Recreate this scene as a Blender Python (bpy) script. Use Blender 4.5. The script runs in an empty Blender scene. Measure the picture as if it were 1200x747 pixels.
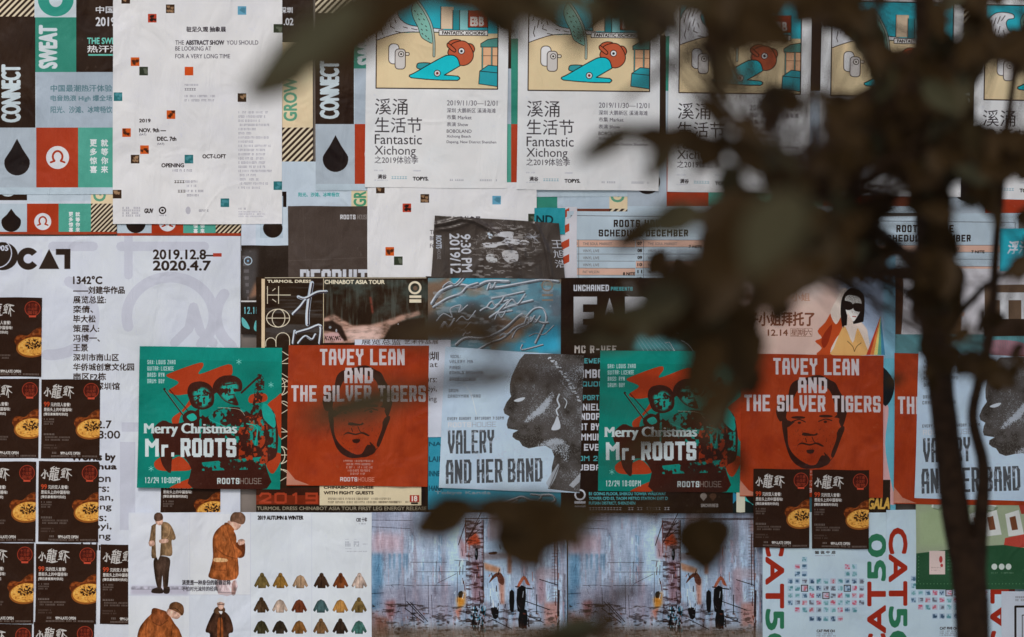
import bpy, bmesh, math, random
import numpy as np
from mathutils import Vector, Matrix, Quaternion

# ------------------------------------------------------------------ camera, sky, sun, exposure
sc = bpy.context.scene
C = sc.collection
PX = 0.0025                      # one wall unit = 2.5 mm
CZ = 1.75                        # height of the view centre above the ground
CAM_D = 7.083                    # metres from lens to wall
cam_d = bpy.data.cameras.new("camera")
cam = bpy.data.objects.new("camera", cam_d)
C.objects.link(cam)
cam.location = (0, -CAM_D, CZ)
cam.rotation_euler = (math.radians(90), 0, 0)
cam_d.lens = 85
cam_d.sensor_width = 36
cam_d.clip_end = 400
cam_d.dof.use_dof = True
cam_d.dof.focus_distance = CAM_D
cam_d.dof.aperture_fstop = 2.4
sc.camera = cam

SUN_EL, SUN_AZ = math.radians(46), math.radians(192)   # soft daylight from above left, behind the camera
world = bpy.data.worlds.new("World")
sc.world = world
world.use_nodes = True
wn = world.node_tree
bg = wn.nodes["Background"]
sky = wn.nodes.new("ShaderNodeTexSky")
sky.sky_type = 'NISHITA'
sky.sun_disc = False
sky.sun_elevation = SUN_EL
sky.sun_rotation = SUN_AZ
sky.air_density = 1.0
sky.dust_density = 3.0
wn.links.new(sky.outputs[0], bg.inputs[0])
bg.inputs[1].default_value = 0.12
sun_d = bpy.data.lights.new("sun", 'SUN')
sun_d.energy = 1.5
sun_d.angle = math.radians(10)
sun_d.color = (1.0, 0.965, 0.93)
sun = bpy.data.objects.new("sun", sun_d)
C.objects.link(sun)
sd = Vector((math.sin(SUN_AZ) * math.cos(SUN_EL), math.cos(SUN_AZ) * math.cos(SUN_EL), math.sin(SUN_EL)))
sun.rotation_euler = sd.to_track_quat('Z', 'Y').to_euler()
sun.location = (0, -3, 8)
sc.view_settings.view_transform = 'Standard'
sc.view_settings.look = 'None'
sc.view_settings.gamma = 1
sc.view_settings.exposure = -0.25

rng = np.random.RandomState(7)
random.seed(7)

# ------------------------------------------------------------------ raster canvas for flat print
S = 3.0                          # texels per wall unit
K_ALB = np.array([1.42, 1.42, 1.42])   # seen colour -> base colour (even gain, tint of the seen light stays in)

def s2l(c):
    c = np.clip(c, 0, 1)
    return np.where(c <= 0.04045, c / 12.92, ((c + 0.055) / 1.055) ** 2.4)

def l2s(c):
    c = np.clip(c, 0, 1)
    return np.where(c <= 0.0031308, c * 12.92, 1.055 * c ** (1 / 2.4) - 0.055)

_txt = {}
def glyph_edges(s, bold):
    key = (s, bold)
    if key not in _txt:
        cu = bpy.data.curves.new("t", 'FONT')
        cu.body = s
        cu.resolution_u = 3
        cu.offset = bold
        o = bpy.data.objects.new("t", cu)
        C.objects.link(o)
        m = o.to_mesh()
        n = len(m.vertices)
        co = np.empty(n * 3, np.float32)
        m.vertices.foreach_get("co", co)
        co = co.reshape(-1, 3)[:, :2].astype(np.float64)
        nl = len(m.loops)
        li = np.empty(nl, np.int32)
        m.loops.foreach_get("vertex_index", li)
        ls = np.empty(len(m.polygons), np.int32)
        m.polygons.foreach_get("loop_start", ls)
        nx = np.arange(1, nl + 1)
        ends = np.append(ls[1:], nl) - 1
        nx[ends] = ls
        a, b = li.astype(np.int64), li[nx].astype(np.int64)
        keep = ~np.isin(a * n + b, b * n + a)
        E = np.concatenate([co[a[keep]], co[b[keep]]], 1)
        o.to_mesh_clear()
        bpy.data.objects.remove(o)
        bpy.data.curves.remove(cu)
        _txt[key] = E
    return _txt[key]

def box1(a, r, ax):
    r = int(r)
    if r < 1:
        return a
    pad = [(0, 0)] * a.ndim
    pad[ax] = (r + 1, r)
    c = np.cumsum(np.pad(a, pad, mode='edge'), axis=ax)
    n = a.shape[ax]
    hi = np.take(c, range(2 * r + 1, 2 * r + 1 + n), axis=ax)
    lo = np.take(c, range(0, n), axis=ax)
    return (hi - lo) / (2 * r + 1)

def blur(a, r):
    r = max(0, int(round(r)))
    for _ in range(3):
        a = box1(box1(a, r, 0), r, 1)
    return a

def vnoise(h, w, cy, cx, rs):
    """value noise, cell sizes in texels"""
    gy, gx = int(h / cy) + 3, int(w / cx) + 3
    g = rs.rand(gy, gx)
    y = np.arange(h) / cy
    x = np.arange(w) / cx
    yi, xi = y.astype(int), x.astype(int)
    fy, fx = y - yi, x - xi
    fy, fx = fy * fy * (3 - 2 * fy), fx * fx * (3 - 2 * fx)
    a = g[yi][:, xi] * (1 - fx) + g[yi][:, xi + 1] * fx
    b = g[yi + 1][:, xi] * (1 - fx) + g[yi + 1][:, xi + 1] * fx
    return a * (1 - fy)[:, None] + b * fy[:, None]

def fbm(h, w, cy, cx, rs, n=4):
    t, a, k = 0, 1.0, 0
    for _ in range(n):
        t = t + a * vnoise(h, w, max(cy, 1.2), max(cx, 1.2), rs)
        k += a
        a *= 0.55
        cy /= 2
        cx /= 2
    return t / k

class Canvas:
    """print of one sheet, drawn in wall units; quad = TL, TR, BL of the reference sheet"""
    def __init__(s, x0, y0, x1, y1, col=(192, 197, 208), quad=None, seed=1, S_=None):
        s.S = S_ or S
        s.box = (x0, y0, x1, y1)
        s.W, s.H = int(round((x1 - x0) * s.S)), int(round((y1 - y0) * s.S))
        if quad:
            tl, tr, bl = [np.array(q, float) for q in quad]
            A = np.array([(tr - tl) / s.W, (bl - tl) / s.H]).T
            s.Ai = np.linalg.inv(A)
            s.o = tl
        else:
            s.Ai = np.eye(2) * s.S
            s.o = np.array([x0, y0], float)
        s.a = np.empty((s.H, s.W, 3), np.float32)
        s.a[:] = np.array(col, np.float32) / 255
        s.rs = np.random.RandomState(seed)

    def tp(s, p):
        return (np.asarray(p, float) - s.o) @ s.Ai.T

    def cov(s, E, SS=3):
        """E: n x 4 edges in texels -> (slice, mask)"""
        if len(E) == 0:
            return None
        x0 = int(max(0, math.floor(min(E[:, 0].min(), E[:, 2].min()))))
        x1 = int(min(s.W, math.ceil(max(E[:, 0].max(), E[:, 2].max())) + 1))
        y0 = int(max(0, math.floor(min(E[:, 1].min(), E[:, 3].min()))))
        y1 = int(min(s.H, math.ceil(max(E[:, 1].max(), E[:, 3].max())) + 1))
        if x1 <= x0 or y1 <= y0:
            return None
        ys = (np.arange((y1 - y0) * SS) + .5) / SS + y0
        lo, hi = np.minimum(E[:, 1], E[:, 3]), np.maximum(E[:, 1], E[:, 3])
        acc = np.zeros((y1 - y0) * (x1 - x0 + 2))
        r0 = np.searchsorted(ys, lo)
        r1 = np.searchsorted(ys, hi)
        n = r1 - r0
        k = n > 0
        E, r0, n = E[k], r0[k], n[k]
        if len(E) == 0:
            return None
        e = np.repeat(np.arange(len(E)), n)
        r = np.arange(n.sum()) - np.repeat(np.cumsum(n) - n, n) + np.repeat(r0, n)
        dy = E[:, 3] - E[:, 1]
        sl = (E[:, 2] - E[:, 0]) / dy
        x = E[e, 0] + (ys[r] - E[e, 1]) * sl[e]
        sg = np.sign(dy)[e] / SS
        x = np.clip(x, x0, x1) - x0
        xi = x.astype(int)
        f = x - xi
        base = (r // SS) * (x1 - x0 + 2) + xi
        m = len(acc)
        acc = np.bincount(base, sg * (1 - f), m)[:m] + np.bincount(base + 1, sg * f, m + 1)[:m]
        acc = np.cumsum(acc.reshape(y1 - y0, -1), 1)[:, :x1 - x0]
        return (slice(y0, y1), slice(x0, x1)), np.clip(np.abs(acc), 0, 1)

    def put(s, r, col, alpha=1.0, mask=None):
        if r is None:
            return
        sl, m = r
        m = m * alpha
        if mask is not None:
            m = m * mask[sl]
        c = np.array(col, np.float32) / 255 if not (isinstance(col, np.ndarray) and col.ndim == 3) else col[sl]
        s.a[sl] += (c - s.a[sl]) * m[..., None].astype(np.float32)

    def edges(s, polys):
        out = []
        for p in polys:
            q = s.tp(p)
            ar = np.sum(q[:, 0] * np.roll(q[:, 1], -1) - q[:, 1] * np.roll(q[:, 0], -1))
            if ar < 0:
                q = q[::-1]
            out.append(np.concatenate([q, np.roll(q, -1, 0)], 1))
        return np.concatenate(out) if out else np.zeros((0, 4))

    def poly(s, pts, col, alpha=1.0, mask=None):
        s.put(s.cov(s.edges([pts])), col, alpha, mask)

    def polys(s, lst, col, alpha=1.0, mask=None):
        s.put(s.cov(s.edges(lst)), col, alpha, mask)

    def full(s, lst):
        m = np.zeros((s.H, s.W))
        r = s.cov(s.edges(lst))
        if r is not None:
            m[r[0]] = r[1]
        return m

    def rect(s, x0, y0, x1, y1, col, alpha=1.0, mask=None):
        s.poly([(x0, y0), (x1, y0), (x1, y1), (x0, y1)], col, alpha, mask)

    def ell(s, x, y, rx, ry=None, col=(0, 0, 0), alpha=1.0, rot=0, n=28, mask=None):
        s.poly(ellp(x, y, rx, ry or rx, rot, n), col, alpha, mask)

    def line(s, pts, w, col, alpha=1.0, closed=False, caps=True, mask=None):
        s.put(s.cov(s.edges(strokes(pts, w, closed, caps))), col, alpha, mask)

    def lines(s, lst, w, col, alpha=1.0, mask=None):
        o = []
        for p in lst:
            o += strokes(p, w, False, True)
        s.put(s.cov(s.edges(o)), col, alpha, mask)

    def ring(s, x, y, r, w, col, alpha=1.0, ry=None):
        s.line(ellp(x, y, r, ry or r), w, col, alpha, closed=True)

    def soft(s, pts, col, r, alpha=1.0, mask=None):
        """soft edged patch of ink, r = softness in wall units"""
        m = blur(s.full([pts]), r * s.S / 2)
        if mask is not None:
            m = m * mask
        s.put(((slice(0, s.H), slice(0, s.W)), m), col, alpha)

    def wash(s, m, col, alpha=1.0):
        s.put(((slice(0, s.H), slice(0, s.W)), np.clip(m, 0, 1)), col, alpha)

    def text(s, t, x0, y0, x1, y1, col, bold=0.0, rot=0, alpha=1.0, out=None, ital=0, mask=None, stress=False):
        """fit the inked shape of t to the box; rot 90 reads upwards, -90 reads downwards, 180 mirrored"""
        E = glyph_edges(t, 0.0)
        if len(E) == 0:
            return
        P = E.reshape(-1, 2).copy()
        if ital:
            P[:, 0] += P[:, 1] * ital
        mn, mx = P.min(0), P.max(0)
        P = (P - mn) / np.maximum(mx - mn, 1e-6)
        u, v = P[:, 0], 1 - P[:, 1]
        if rot == 90:
            u, v = v, 1 - u
        elif rot == -90:
            u, v = 1 - v, u
        Q = np.stack([x0 + u * (x1 - x0), y0 + v * (y1 - y0)], 1)
        Q = s.tp(Q).reshape(-1, 4)
        if bold:
            r = bold * (y1 - y0 if rot == 0 else x1 - x0) * s.S * 1.15
            if any(ord(ch) > 0x2000 for ch in t):
                r *= .8
            Q = np.concatenate([Q + np.array([dx, dy, dx, dy]) * r for dx, dy in (((1, 0), (-1, 0), (.5, 0), (-.5, 0), (0, 0)) if stress else ()) or ((1, 0), (-1, 0), (0, 1), (0, -1), (.7, .7), (-.7, .7), (.7, -.7), (-.7, -.7))])
        s.put(s.cov(Q, 4), col, alpha, mask)

    def rows(s, lst, x0, y0, dy, h, col, cw=0.5, bold=0.0, alpha=1.0, mask=None):
        """lines of small type, width from the number of letters (cw * h each, 1.0 for CJK)"""
        for i, t in enumerate(lst):
            if not t:
                continue
            w = sum((1.02 if ord(ch) > 0x2000 else cw) * h * 1.12 for ch in t)
            s.text(t, x0, y0 + i * dy, x0 + w, y0 + i * dy + h, col, bold, alpha=alpha, mask=mask)

    def fuzz(s, x0, y0, x1, n, dy, h, col, alpha=0.6, ragged=0.3, cjk=False, right=False):
        """print too small to read: rows of tiny unreadable strokes"""
        out = []
        for i in range(n):
            y = y0 + i * dy
            xe = x0 + (x1 - x0) * (1 - ragged * s.rs.rand())
            sh = (x1 - xe) if right else 0
            x = x0
            while x < xe:
                w = h * (0.9 if cjk else 0.55)
                if s.rs.rand() < 0.86:
                    xx = x + sh
                    k = s.rs.randint(5)
                    if cjk:
                        out.append([(xx, y), (xx + w * .9, y), (xx + w * .9, y + h * .2), (xx, y + h * .2)])
                        out.append([(xx, y + h * .75), (xx + w * .9, y + h * .75), (xx + w * .9, y + h), (xx, y + h)])
                        out.append([(xx + w * .35, y + h * .2), (xx + w * .55, y + h * .2), (xx + w * .55, y + h * .75), (xx + w * .35, y + h * .75)])
                    else:
                        out.append([(xx, y), (xx + w * .3, y), (xx + w * .3, y + h), (xx, y + h)])
                        if k > 1:
                            out.append([(xx + w * .3, y), (xx + w * .75, y), (xx + w * .75, y + h * .28), (xx + w * .3, y + h * .28)])
                        if k > 2:
                            out.append([(xx + w * .3, y + h * .72), (xx + w * .75, y + h * .72), (xx + w * .75, y + h), (xx + w * .3, y + h)])
                x += w * 1.15
        s.put(s.cov(s.edges(out)), col, alpha)

    def stripes(s, x0, y0, x1, y1, ca, cb, step=7.2, slope=1.0):
        s.rect(x0, y0, x1, y1, cb)
        m = s.full([[(x0, y0), (x1, y0), (x1, y1), (x0, y1)]])
        o = []
        h = y1 - y0
        k = x0 - h * slope
        while k < x1 + h * slope:
            o.append([(k, y1), (k + h * slope, y0), (k + h * slope + step * .5, y0), (k + step * .5, y1)])
            k += step
        s.put(s.cov(s.edges(o)), ca, 1.0, m)

    def grit(s, amt=0.02, lo=0.03, fade=0.0):
        """uneven ink and slightly yellowed, rubbed paper"""
        g = fbm(s.H, s.W, 40 * s.S, 40 * s.S, s.rs, 4) - .5
        f = s.rs.rand(s.H, s.W) - .5
        s.a += (g * lo * 2.4)[..., None].astype(np.float32) + (f * amt * 1.6)[..., None].astype(np.float32)
        d = fbm(s.H, s.W, 7 * s.S, 5 * s.S, s.rs, 4)
        sp = np.clip((d - 0.76) * 9, 0, 1) * 0.12
        s.a += (np.array([.62, .63, .64], np.float32) - s.a) * sp[..., None].astype(np.float32)
        if fade:
            s.a += (np.array([.55, .56, .57], np.float32) - s.a) * fade

    def photo(s, x0, y0, x1, y1, bg, amt=.5, depth=2.2):
        """turn flat cut-outs into something like a printed photograph: rounded tone and cloth texture"""
        a0 = s.tp([(x0, y0)])[0]; a1 = s.tp([(x1, y1)])[0]
        sl = (slice(max(0, int(a0[1])), min(s.H, int(a1[1]))), slice(max(0, int(a0[0])), min(s.W, int(a1[0]))))
        A = s.a[sl]
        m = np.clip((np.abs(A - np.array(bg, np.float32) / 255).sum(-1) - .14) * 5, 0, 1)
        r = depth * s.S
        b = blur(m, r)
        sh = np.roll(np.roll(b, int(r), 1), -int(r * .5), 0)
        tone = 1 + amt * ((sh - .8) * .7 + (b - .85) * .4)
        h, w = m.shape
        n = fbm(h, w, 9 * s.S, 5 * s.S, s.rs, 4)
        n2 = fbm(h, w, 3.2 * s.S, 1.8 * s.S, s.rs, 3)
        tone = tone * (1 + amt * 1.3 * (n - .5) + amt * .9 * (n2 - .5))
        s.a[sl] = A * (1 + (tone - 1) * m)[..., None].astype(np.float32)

    def image(s, name):
        im = bpy.data.images.new(name, s.W, s.H, alpha=False)
        a = s.a.astype(np.float64)
        lum = a.mean(-1, keepdims=True)
        a = a + np.clip(1 - lum * 1.6, 0, 1) ** 2 * np.array([-.085, -.095, -.13])   # film-like grade put into the print colours: darks deepened towards brown
        lin = s2l(a) * K_ALB
        px = np.ones((s.H, s.W, 4), np.float32)
        px[..., :3] = l2s(np.clip(lin, 0.0045, 0.86))[::-1]
        im.pixels.foreach_set(px.ravel())
        im.pack()
        return im

def ellp(x, y, rx, ry, rot=0, n=28):
    t = np.arange(n) * 2 * math.pi / n
    c, k = math.cos(math.radians(rot)), math.sin(math.radians(rot))
    a, b = np.cos(t) * rx, np.sin(t) * ry
    return np.stack([x + a * c - b * k, y + a * k + b * c], 1)

def arc(x, y, rx, ry, a0, a1, n=16):
    t = np.radians(np.linspace(a0, a1, n))
    return [(x + rx * math.cos(q), y + ry * math.sin(q)) for q in t]

def strokes(pts, w, closed=False, caps=True):
    pts = [np.array(p, float) for p in pts]
    if closed:
        pts = pts + [pts[0]]
    o = []
    for i in range(len(pts) - 1):
        a, b = pts[i], pts[i + 1]
        d = b - a
        L = np.hypot(*d)
        if L < 1e-6:
            continue
        n = np.array([-d[1], d[0]]) / L * w / 2
        o.append([a + n, b + n, b - n, a - n])
    if w > 0.5:
        for p in (pts[:-1] if closed else (pts if caps else pts[1:-1])):
            o.append(ellp(p[0], p[1], w / 2, w / 2, 0, 8))
    return o

def smooth(pts, n=4, closed=True):
    """Catmull-Rom through traced points"""
    p = [np.array(q, float) for q in pts]
    N = len(p)
    out = []
    rngi = range(N) if closed else range(N - 1)
    for i in rngi:
        if closed:
            a, b, c, d = p[i - 1], p[i], p[(i + 1) % N], p[(i + 2) % N]
        else:
            a, b, c, d = p[max(i - 1, 0)], p[i], p[i + 1], p[min(i + 2, N - 1)]
        for k in range(n):
            t = k / n
            out.append(0.5 * ((2 * b) + (c - a) * t + (2 * a - 5 * b + 4 * c - d) * t * t + (3 * b - a - 3 * c + d) * t ** 3))
    if not closed:
        out.append(p[-1])
    return out

# blocky condensed display capitals: polylines on a 2 x 4 grid
BF = {
 'A': ["04 01 .4,0 1.6,0 21 24", "02.3 22.3"], 'B': ["00 1.5,0 2,.5 2,1.4 1.5,2 2,2.6 2,3.5 1.5,4 04 00", "02 1.5,2"],
 'C': ["21 2,.4 1.6,0 .4,0 0,.4 0,3.6 .4,4 1.6,4 2,3.6 23"], 'D': ["00 1.4,0 2,.6 2,3.4 1.4,4 04 00"],
 'E': ["20 00 04 24", "02 1.6,2"], 'F': ["20 00 04", "02 1.6,2"], 'G': ["2,.9 2,.3 1.7,0 .3,0 0,.3 0,3.7 .3,4 1.7,4 2,3.7 2,2.1 1.2,2.1"],
 'H': ["00 04", "20 24", "02 22"], 'I': ["10 14"], 'J': ["20 2,3.6 1.6,4 .4,4 0,3.6 03"], 'K': ["00 04", "20 02 24"],
 'L': ["00 04 24"], 'M': ["04 00 1,1.6 20 24"], 'N': ["04 00 24 20"], 'O': [".4,0 1.6,0 2,.4 2,3.6 1.6,4 .4,4 0,3.6 0,.4 .4,0"],
 'P': ["04 00 1.6,0 2,.4 2,1.8 1.6,2.2 0,2.2"], 'Q': [".4,0 1.6,0 2,.4 2,3.6 1.6,4 .4,4 0,3.6 0,.4 .4,0", "1.2,3 2.2,4.3"],
 'R': ["04 00 1.6,0 2,.4 2,1.7 1.6,2.1 0,2.1", "1.2,2.1 24"], 'S': ["2,.8 2,.3 1.7,0 .3,0 0,.3 0,1.7 .3,2 1.7,2 2,2.3 2,3.7 1.7,4 .3,4 0,3.7 0,3.2"],
 'T': ["00 20", "10 14"], 'U': ["00 0,3.6 .4,4 1.6,4 2,3.6 20"], 'V': ["00 0,2 14 2,2 20"], 'W': ["00 .4,4 1,2 1.6,4 20"],
 'X': ["00 24", "20 04"], 'Y': ["00 01 1,2 21 20", "12 14"], 'Z': ["00 20 04 24"],
 '0': [".4,0 1.6,0 2,.4 2,3.6 1.6,4 .4,4 0,3.6 0,.4 .4,0"], '1': ["0.4,0.6 10 14"], '2': ["01 .4,0 1.6,0 2,.4 2,1.6 04 24"],
 '3': ["00 20 1,1.6 1.6,1.8 2,2.3 2,3.6 1.6,4 .4,4 0,3.6"], '4': ["20 24", "00 02.4 22.4"], '5': ["20 00 01.8 1.6,1.8 2,2.2 2,3.6 1.6,4 04"],
 '6': ["20 .4,0 0,.4 0,3.6 .4,4 1.6,4 2,3.6 2,2 02"], '7': ["00 20 .8,4"], '8': ["00 20 24 04 00", "02 22"], '9': ["22 02 00 20 24 04"],
 '/': ["20 04"], '-': ["0.3,2 1.7,2"], '.': ["1,3.9 1,4"], ':': ["1,1 1,1.2", "1,3 1,3.2"], '&': ["24 0.4,1 1,0 1.6,1 0,2.6 .4,4 1.2,4 22.4"],
 'r': ["0,1.6 04", "0,2.1 .6,1.6 1.5,1.6"],
}
def _bp(tok):
    if ',' in tok:
        a, b = tok.split(',')
        return float(a), float(b)
    return float(tok[0]), float(tok[1:])

def block(cv, t, x0, y0, x1, y1, tw, col, alpha=1.0, th=None, gap=0.32, sp=0.5, sk=None, mask=None):
    """block capitals: box to fill, tw = widest allowed stroke"""
    wid = lambda c: sp if c == ' ' else (0.36 if c in 'I.:' else (1.3 if c in 'MW' else 1.0))
    units = sum(wid(c) for c in t)
    cw = (x1 - x0) / (units + gap * (len(t) - 1))
    tw = min(tw, cw * 0.37, (y1 - y0) * 0.2)
    g = gap * cw
    x = x0
    out = []
    h = tw / 2
    for c in t:
        w = cw * wid(c)
        for pl in BF.get(c, []):
            pts = []
            for tok in pl.split():
                a, b = _bp(tok)
                px = x + w / 2 if c in 'I.:' else x + h + a / 2 * (w - 2 * h)
                pts.append(np.array((px, y0 + h + b / 4 * (y1 - y0 - 2 * h))))
            for i in range(len(pts) - 1):
                a, b = pts[i], pts[i + 1]
                d = b - a
                L = np.hypot(*d)
                if L < 1e-6:
                    continue
                d = d / L
                straight = min(abs(d[0]), abs(d[1])) < 0.02
                e = d * h * (1.0 if straight else 0.5)
                n = np.array([-d[1], d[0]]) * h
                out.append([a - e + n, b + e + n, b + e - n, a - e - n])
        x += w + g
    cv.put(cv.cov(cv.edges(out)), col, alpha, mask)

# colours as they are seen on the wall
WHITE = (196, 200, 212); PALE = (178, 190, 202); INK = (40, 30, 24); INK2 = (62, 56, 54)
TEAL = (44, 138, 124); RED = (158, 56, 30); SAND = (214, 188, 152); PALEBLUE = (168, 184, 194)

# ------------------------------------------------------------------ the prints, one function per kind of sheet
def zc(k, ox, oy):
    """coordinates traced on an enlargement back to wall units"""
    return lambda pts: [(x / k + ox, y / k + oy) for x, y in pts]

def logo_omega(c, x, y, r):
    c.ell(x, y, r, r, WHITE)
    c.line(arc(x, y - r * .08, r * .42, r * .48, 130, 410, 18), r * .17, RED)
    for sx in (-1, 1):
        c.line([(x + sx * r * .27, y + r * .30), (x + sx * r * .60, y + r * .42)], r * .16, RED)

def drop(c, x, y0, y1, r):
    cy = y1 - r
    pts = [(x, y0), (x + r * .45, y0 + (cy - y0) * .45), (x + r * .9, cy - r * .35)] + arc(x, cy, r, r, -10, 190, 14) + [(x - r * .9, cy - r * .35), (x - r * .45, y0 + (cy - y0) * .45)]
    c.poly(pts, INK)

def d_fest():
    c = Canvas(-3, -110, 367, 228, PALEBLUE, seed=11)
    DK = (50, 36, 30)
    c.stripes(-3, -60, 41, 20, DK, (196, 184, 158))
    c.rect(-3, 20, 42, 150, DK)
    block(c, "CONNECT", 0, 0, 1, 1, .1, DK, 0)
    c.text("CONNECT", 3, 77, 24, 143, (176, 190, 196), .045, 90)
    c.rect(41, -60, 90, 21, (180, 192, 198))
    c.poly(arc(66, 0, 21, 20, 0, 180, 16), TEAL)
    c.poly(arc(66, 0, 8, 9, 0, 180, 12), (180, 192, 198))
    c.rect(42, 21, 91, 85, (48, 128, 112))
    c.text("SWEAT", 47, 31, 67, 80, (188, 198, 204), .05, 90)
    c.rect(90, -110, 226, 85, DK)
    c.text("中国最潮", 113, 8, 158, 16, (190, 194, 200), .015)
    c.text("2019.11.02", 113, 21, 165, 31, (190, 194, 200), .03)
    c.text("THE SWEAT SHOW", 103, 45, 172, 52, (96, 178, 164), .03)
    c.text("热汗潮流节", 103, 54, 168, 62, (200, 204, 208), .02)
    c.rect(104, 64, 150, 66, (90, 170, 156))
    c.rect(43, 85, 226, 150, (152, 165, 177))
    c.text("中国最潮热汗体验", 60, 100, 132, 108, (86, 118, 128), .01)
    c.text("电音热浪 High 爆全场", 60, 112, 132, 120, (86, 118, 128), .01)
    c.text("阳光、沙滩、冰啤畅饮", 60, 125, 132, 133, (86, 118, 128), .01)
    c.rect(-3, 150, 43, 220, (158, 170, 180))
    drop(c, 20.5, 163, 206, 15)
    c.rect(43, 150, 92, 220, RED)
    logo_omega(c, 68, 185, 13.5)
    c.rect(92, 150, 226, 220, (72, 148, 132))
    for i, t in enumerate("更多惊喜"):
        c.text(t, 106, 164 + i * 10.3, 114, 172 + i * 10.3, (196, 202, 206), .03)
    for i, t in enumerate("就等你来"):
        c.text(t, 119, 164 + i * 10.3, 127, 172 + i * 10.3, (196, 202, 206), .03)
    # middle panels, mostly papered over
    c.rect(226, -110, 270, 50, (180, 192, 198))
    c.rect(226, 50, 270, 150, (48, 128, 112))
    c.text("FLOW", 235, 70, 256, 125, (188, 198, 204), .05, 90)
    c.rect(226, 150, 270, 220, RED)
    c.rect(270, -110, 331, 150, (164, 180, 192))
    c.rect(270, 150, 331, 220, (110, 60, 44))
    c.rect(331, -110, 367, 50, DK)
    c.text("深圳", 329, 9, 343, 16, (190, 194, 200), .015)
    c.text(".02", 333, 22, 344, 30, (190, 194, 200), .03)
    c.rect(331, 50, 367, 150, (208, 186, 152))
    c.text("GROW", 333, 92, 348, 142, (84, 142, 116), .03, 90)
    c.stripes(331, 150, 367, 219, DK, (196, 184, 158))
    c.grit()
    return c

def d_fest_small():
    c = Canvas(-8, 150, 137, 275, (182, 190, 200), seed=12)
    DK = (50, 36, 30)
    c.rect(-8, 150, 32, 235, DK)
    c.text("CONNECT", 2, 170, 17, 230, (176, 190, 196), .045, 90)
    c.rect(32, 150, 107, 236, (172, 186, 196))
    c.rect(107, 150, 137, 239, (208, 186, 152))
    c.text("GROW", 110, 180, 124, 236, (84, 142, 116), .03, 90)
    c.rect(-8, 239, 32, 272, (164, 178, 188))
    drop(c, 13.5, 245, 272, 11.5)
    c.rect(32, 239, 69, 272, RED)
    logo_omega(c, 50.5, 260, 10)
    c.rect(69, 239, 107, 272, (72, 148, 132))
    for i, t in enumerate("更多惊喜"):
        c.text(t, 81, 249 + i * 6, 86, 254 + i * 6, (200, 204, 206), .03)
    for i, t in enumerate("就等你来"):
        c.text(t, 89, 249 + i * 6, 94, 254 + i * 6, (200, 204, 206), .03)
    c.stripes(107, 239, 137, 272, DK, (196, 184, 158), 5.4)
    c.rect(-8, 272, 137, 275, (150, 62, 40))
    c.grit()
    return c

def d_fest_lower():
    """the sheet whose drop shows left of the black recruiting sheet and green type above it"""
    c = Canvas(283, 190, 432, 294, (176, 190, 202), seed=13)
    c.rect(283, 190, 300, 294, (186, 194, 206))
    c.rect(331, 225, 336, 243, INK)
    c.rect(305, 230, 332, 279, (160, 176, 188))
    drop(c, 320, 246, 279, 11.5)
    c.text("阳光、沙滩、冰啤畅饮", 350, 226, 398, 231, (70, 150, 150), .01)
    c.rect(412, 200, 431, 243, (208, 190, 156))
    c.text("GR", 415, 225, 429, 242, (70, 140, 108), .03, 90)
    c.grit()
    return c

def tile(c, x, y, k, w=10):
    """small square picture"""
    pal = [((60, 44, 36), (150, 120, 90)), ((190, 84, 30), (70, 40, 30)), ((40, 104, 110), (70, 130, 140)), ((190, 74, 26), (190, 74, 26)),
           ((92, 150, 176), (70, 120, 140)), ((52, 60, 50), (90, 96, 84)), ((170, 60, 40), (30, 30, 34))][k]
    c.rect(x, y, x + w, y + w, pal[0])
    if k != 3:
        for q in range(5):
            a, b = c.rs.rand(2) * w * .7
            c.poly([(x + a, y + b), (x + min(w, a + w * .4), y + b), (x + min(w, a + w * .3), y + min(w, b + w * .35)), (x + a, y + min(w, b + w * .2))], pal[1], .8)

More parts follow.
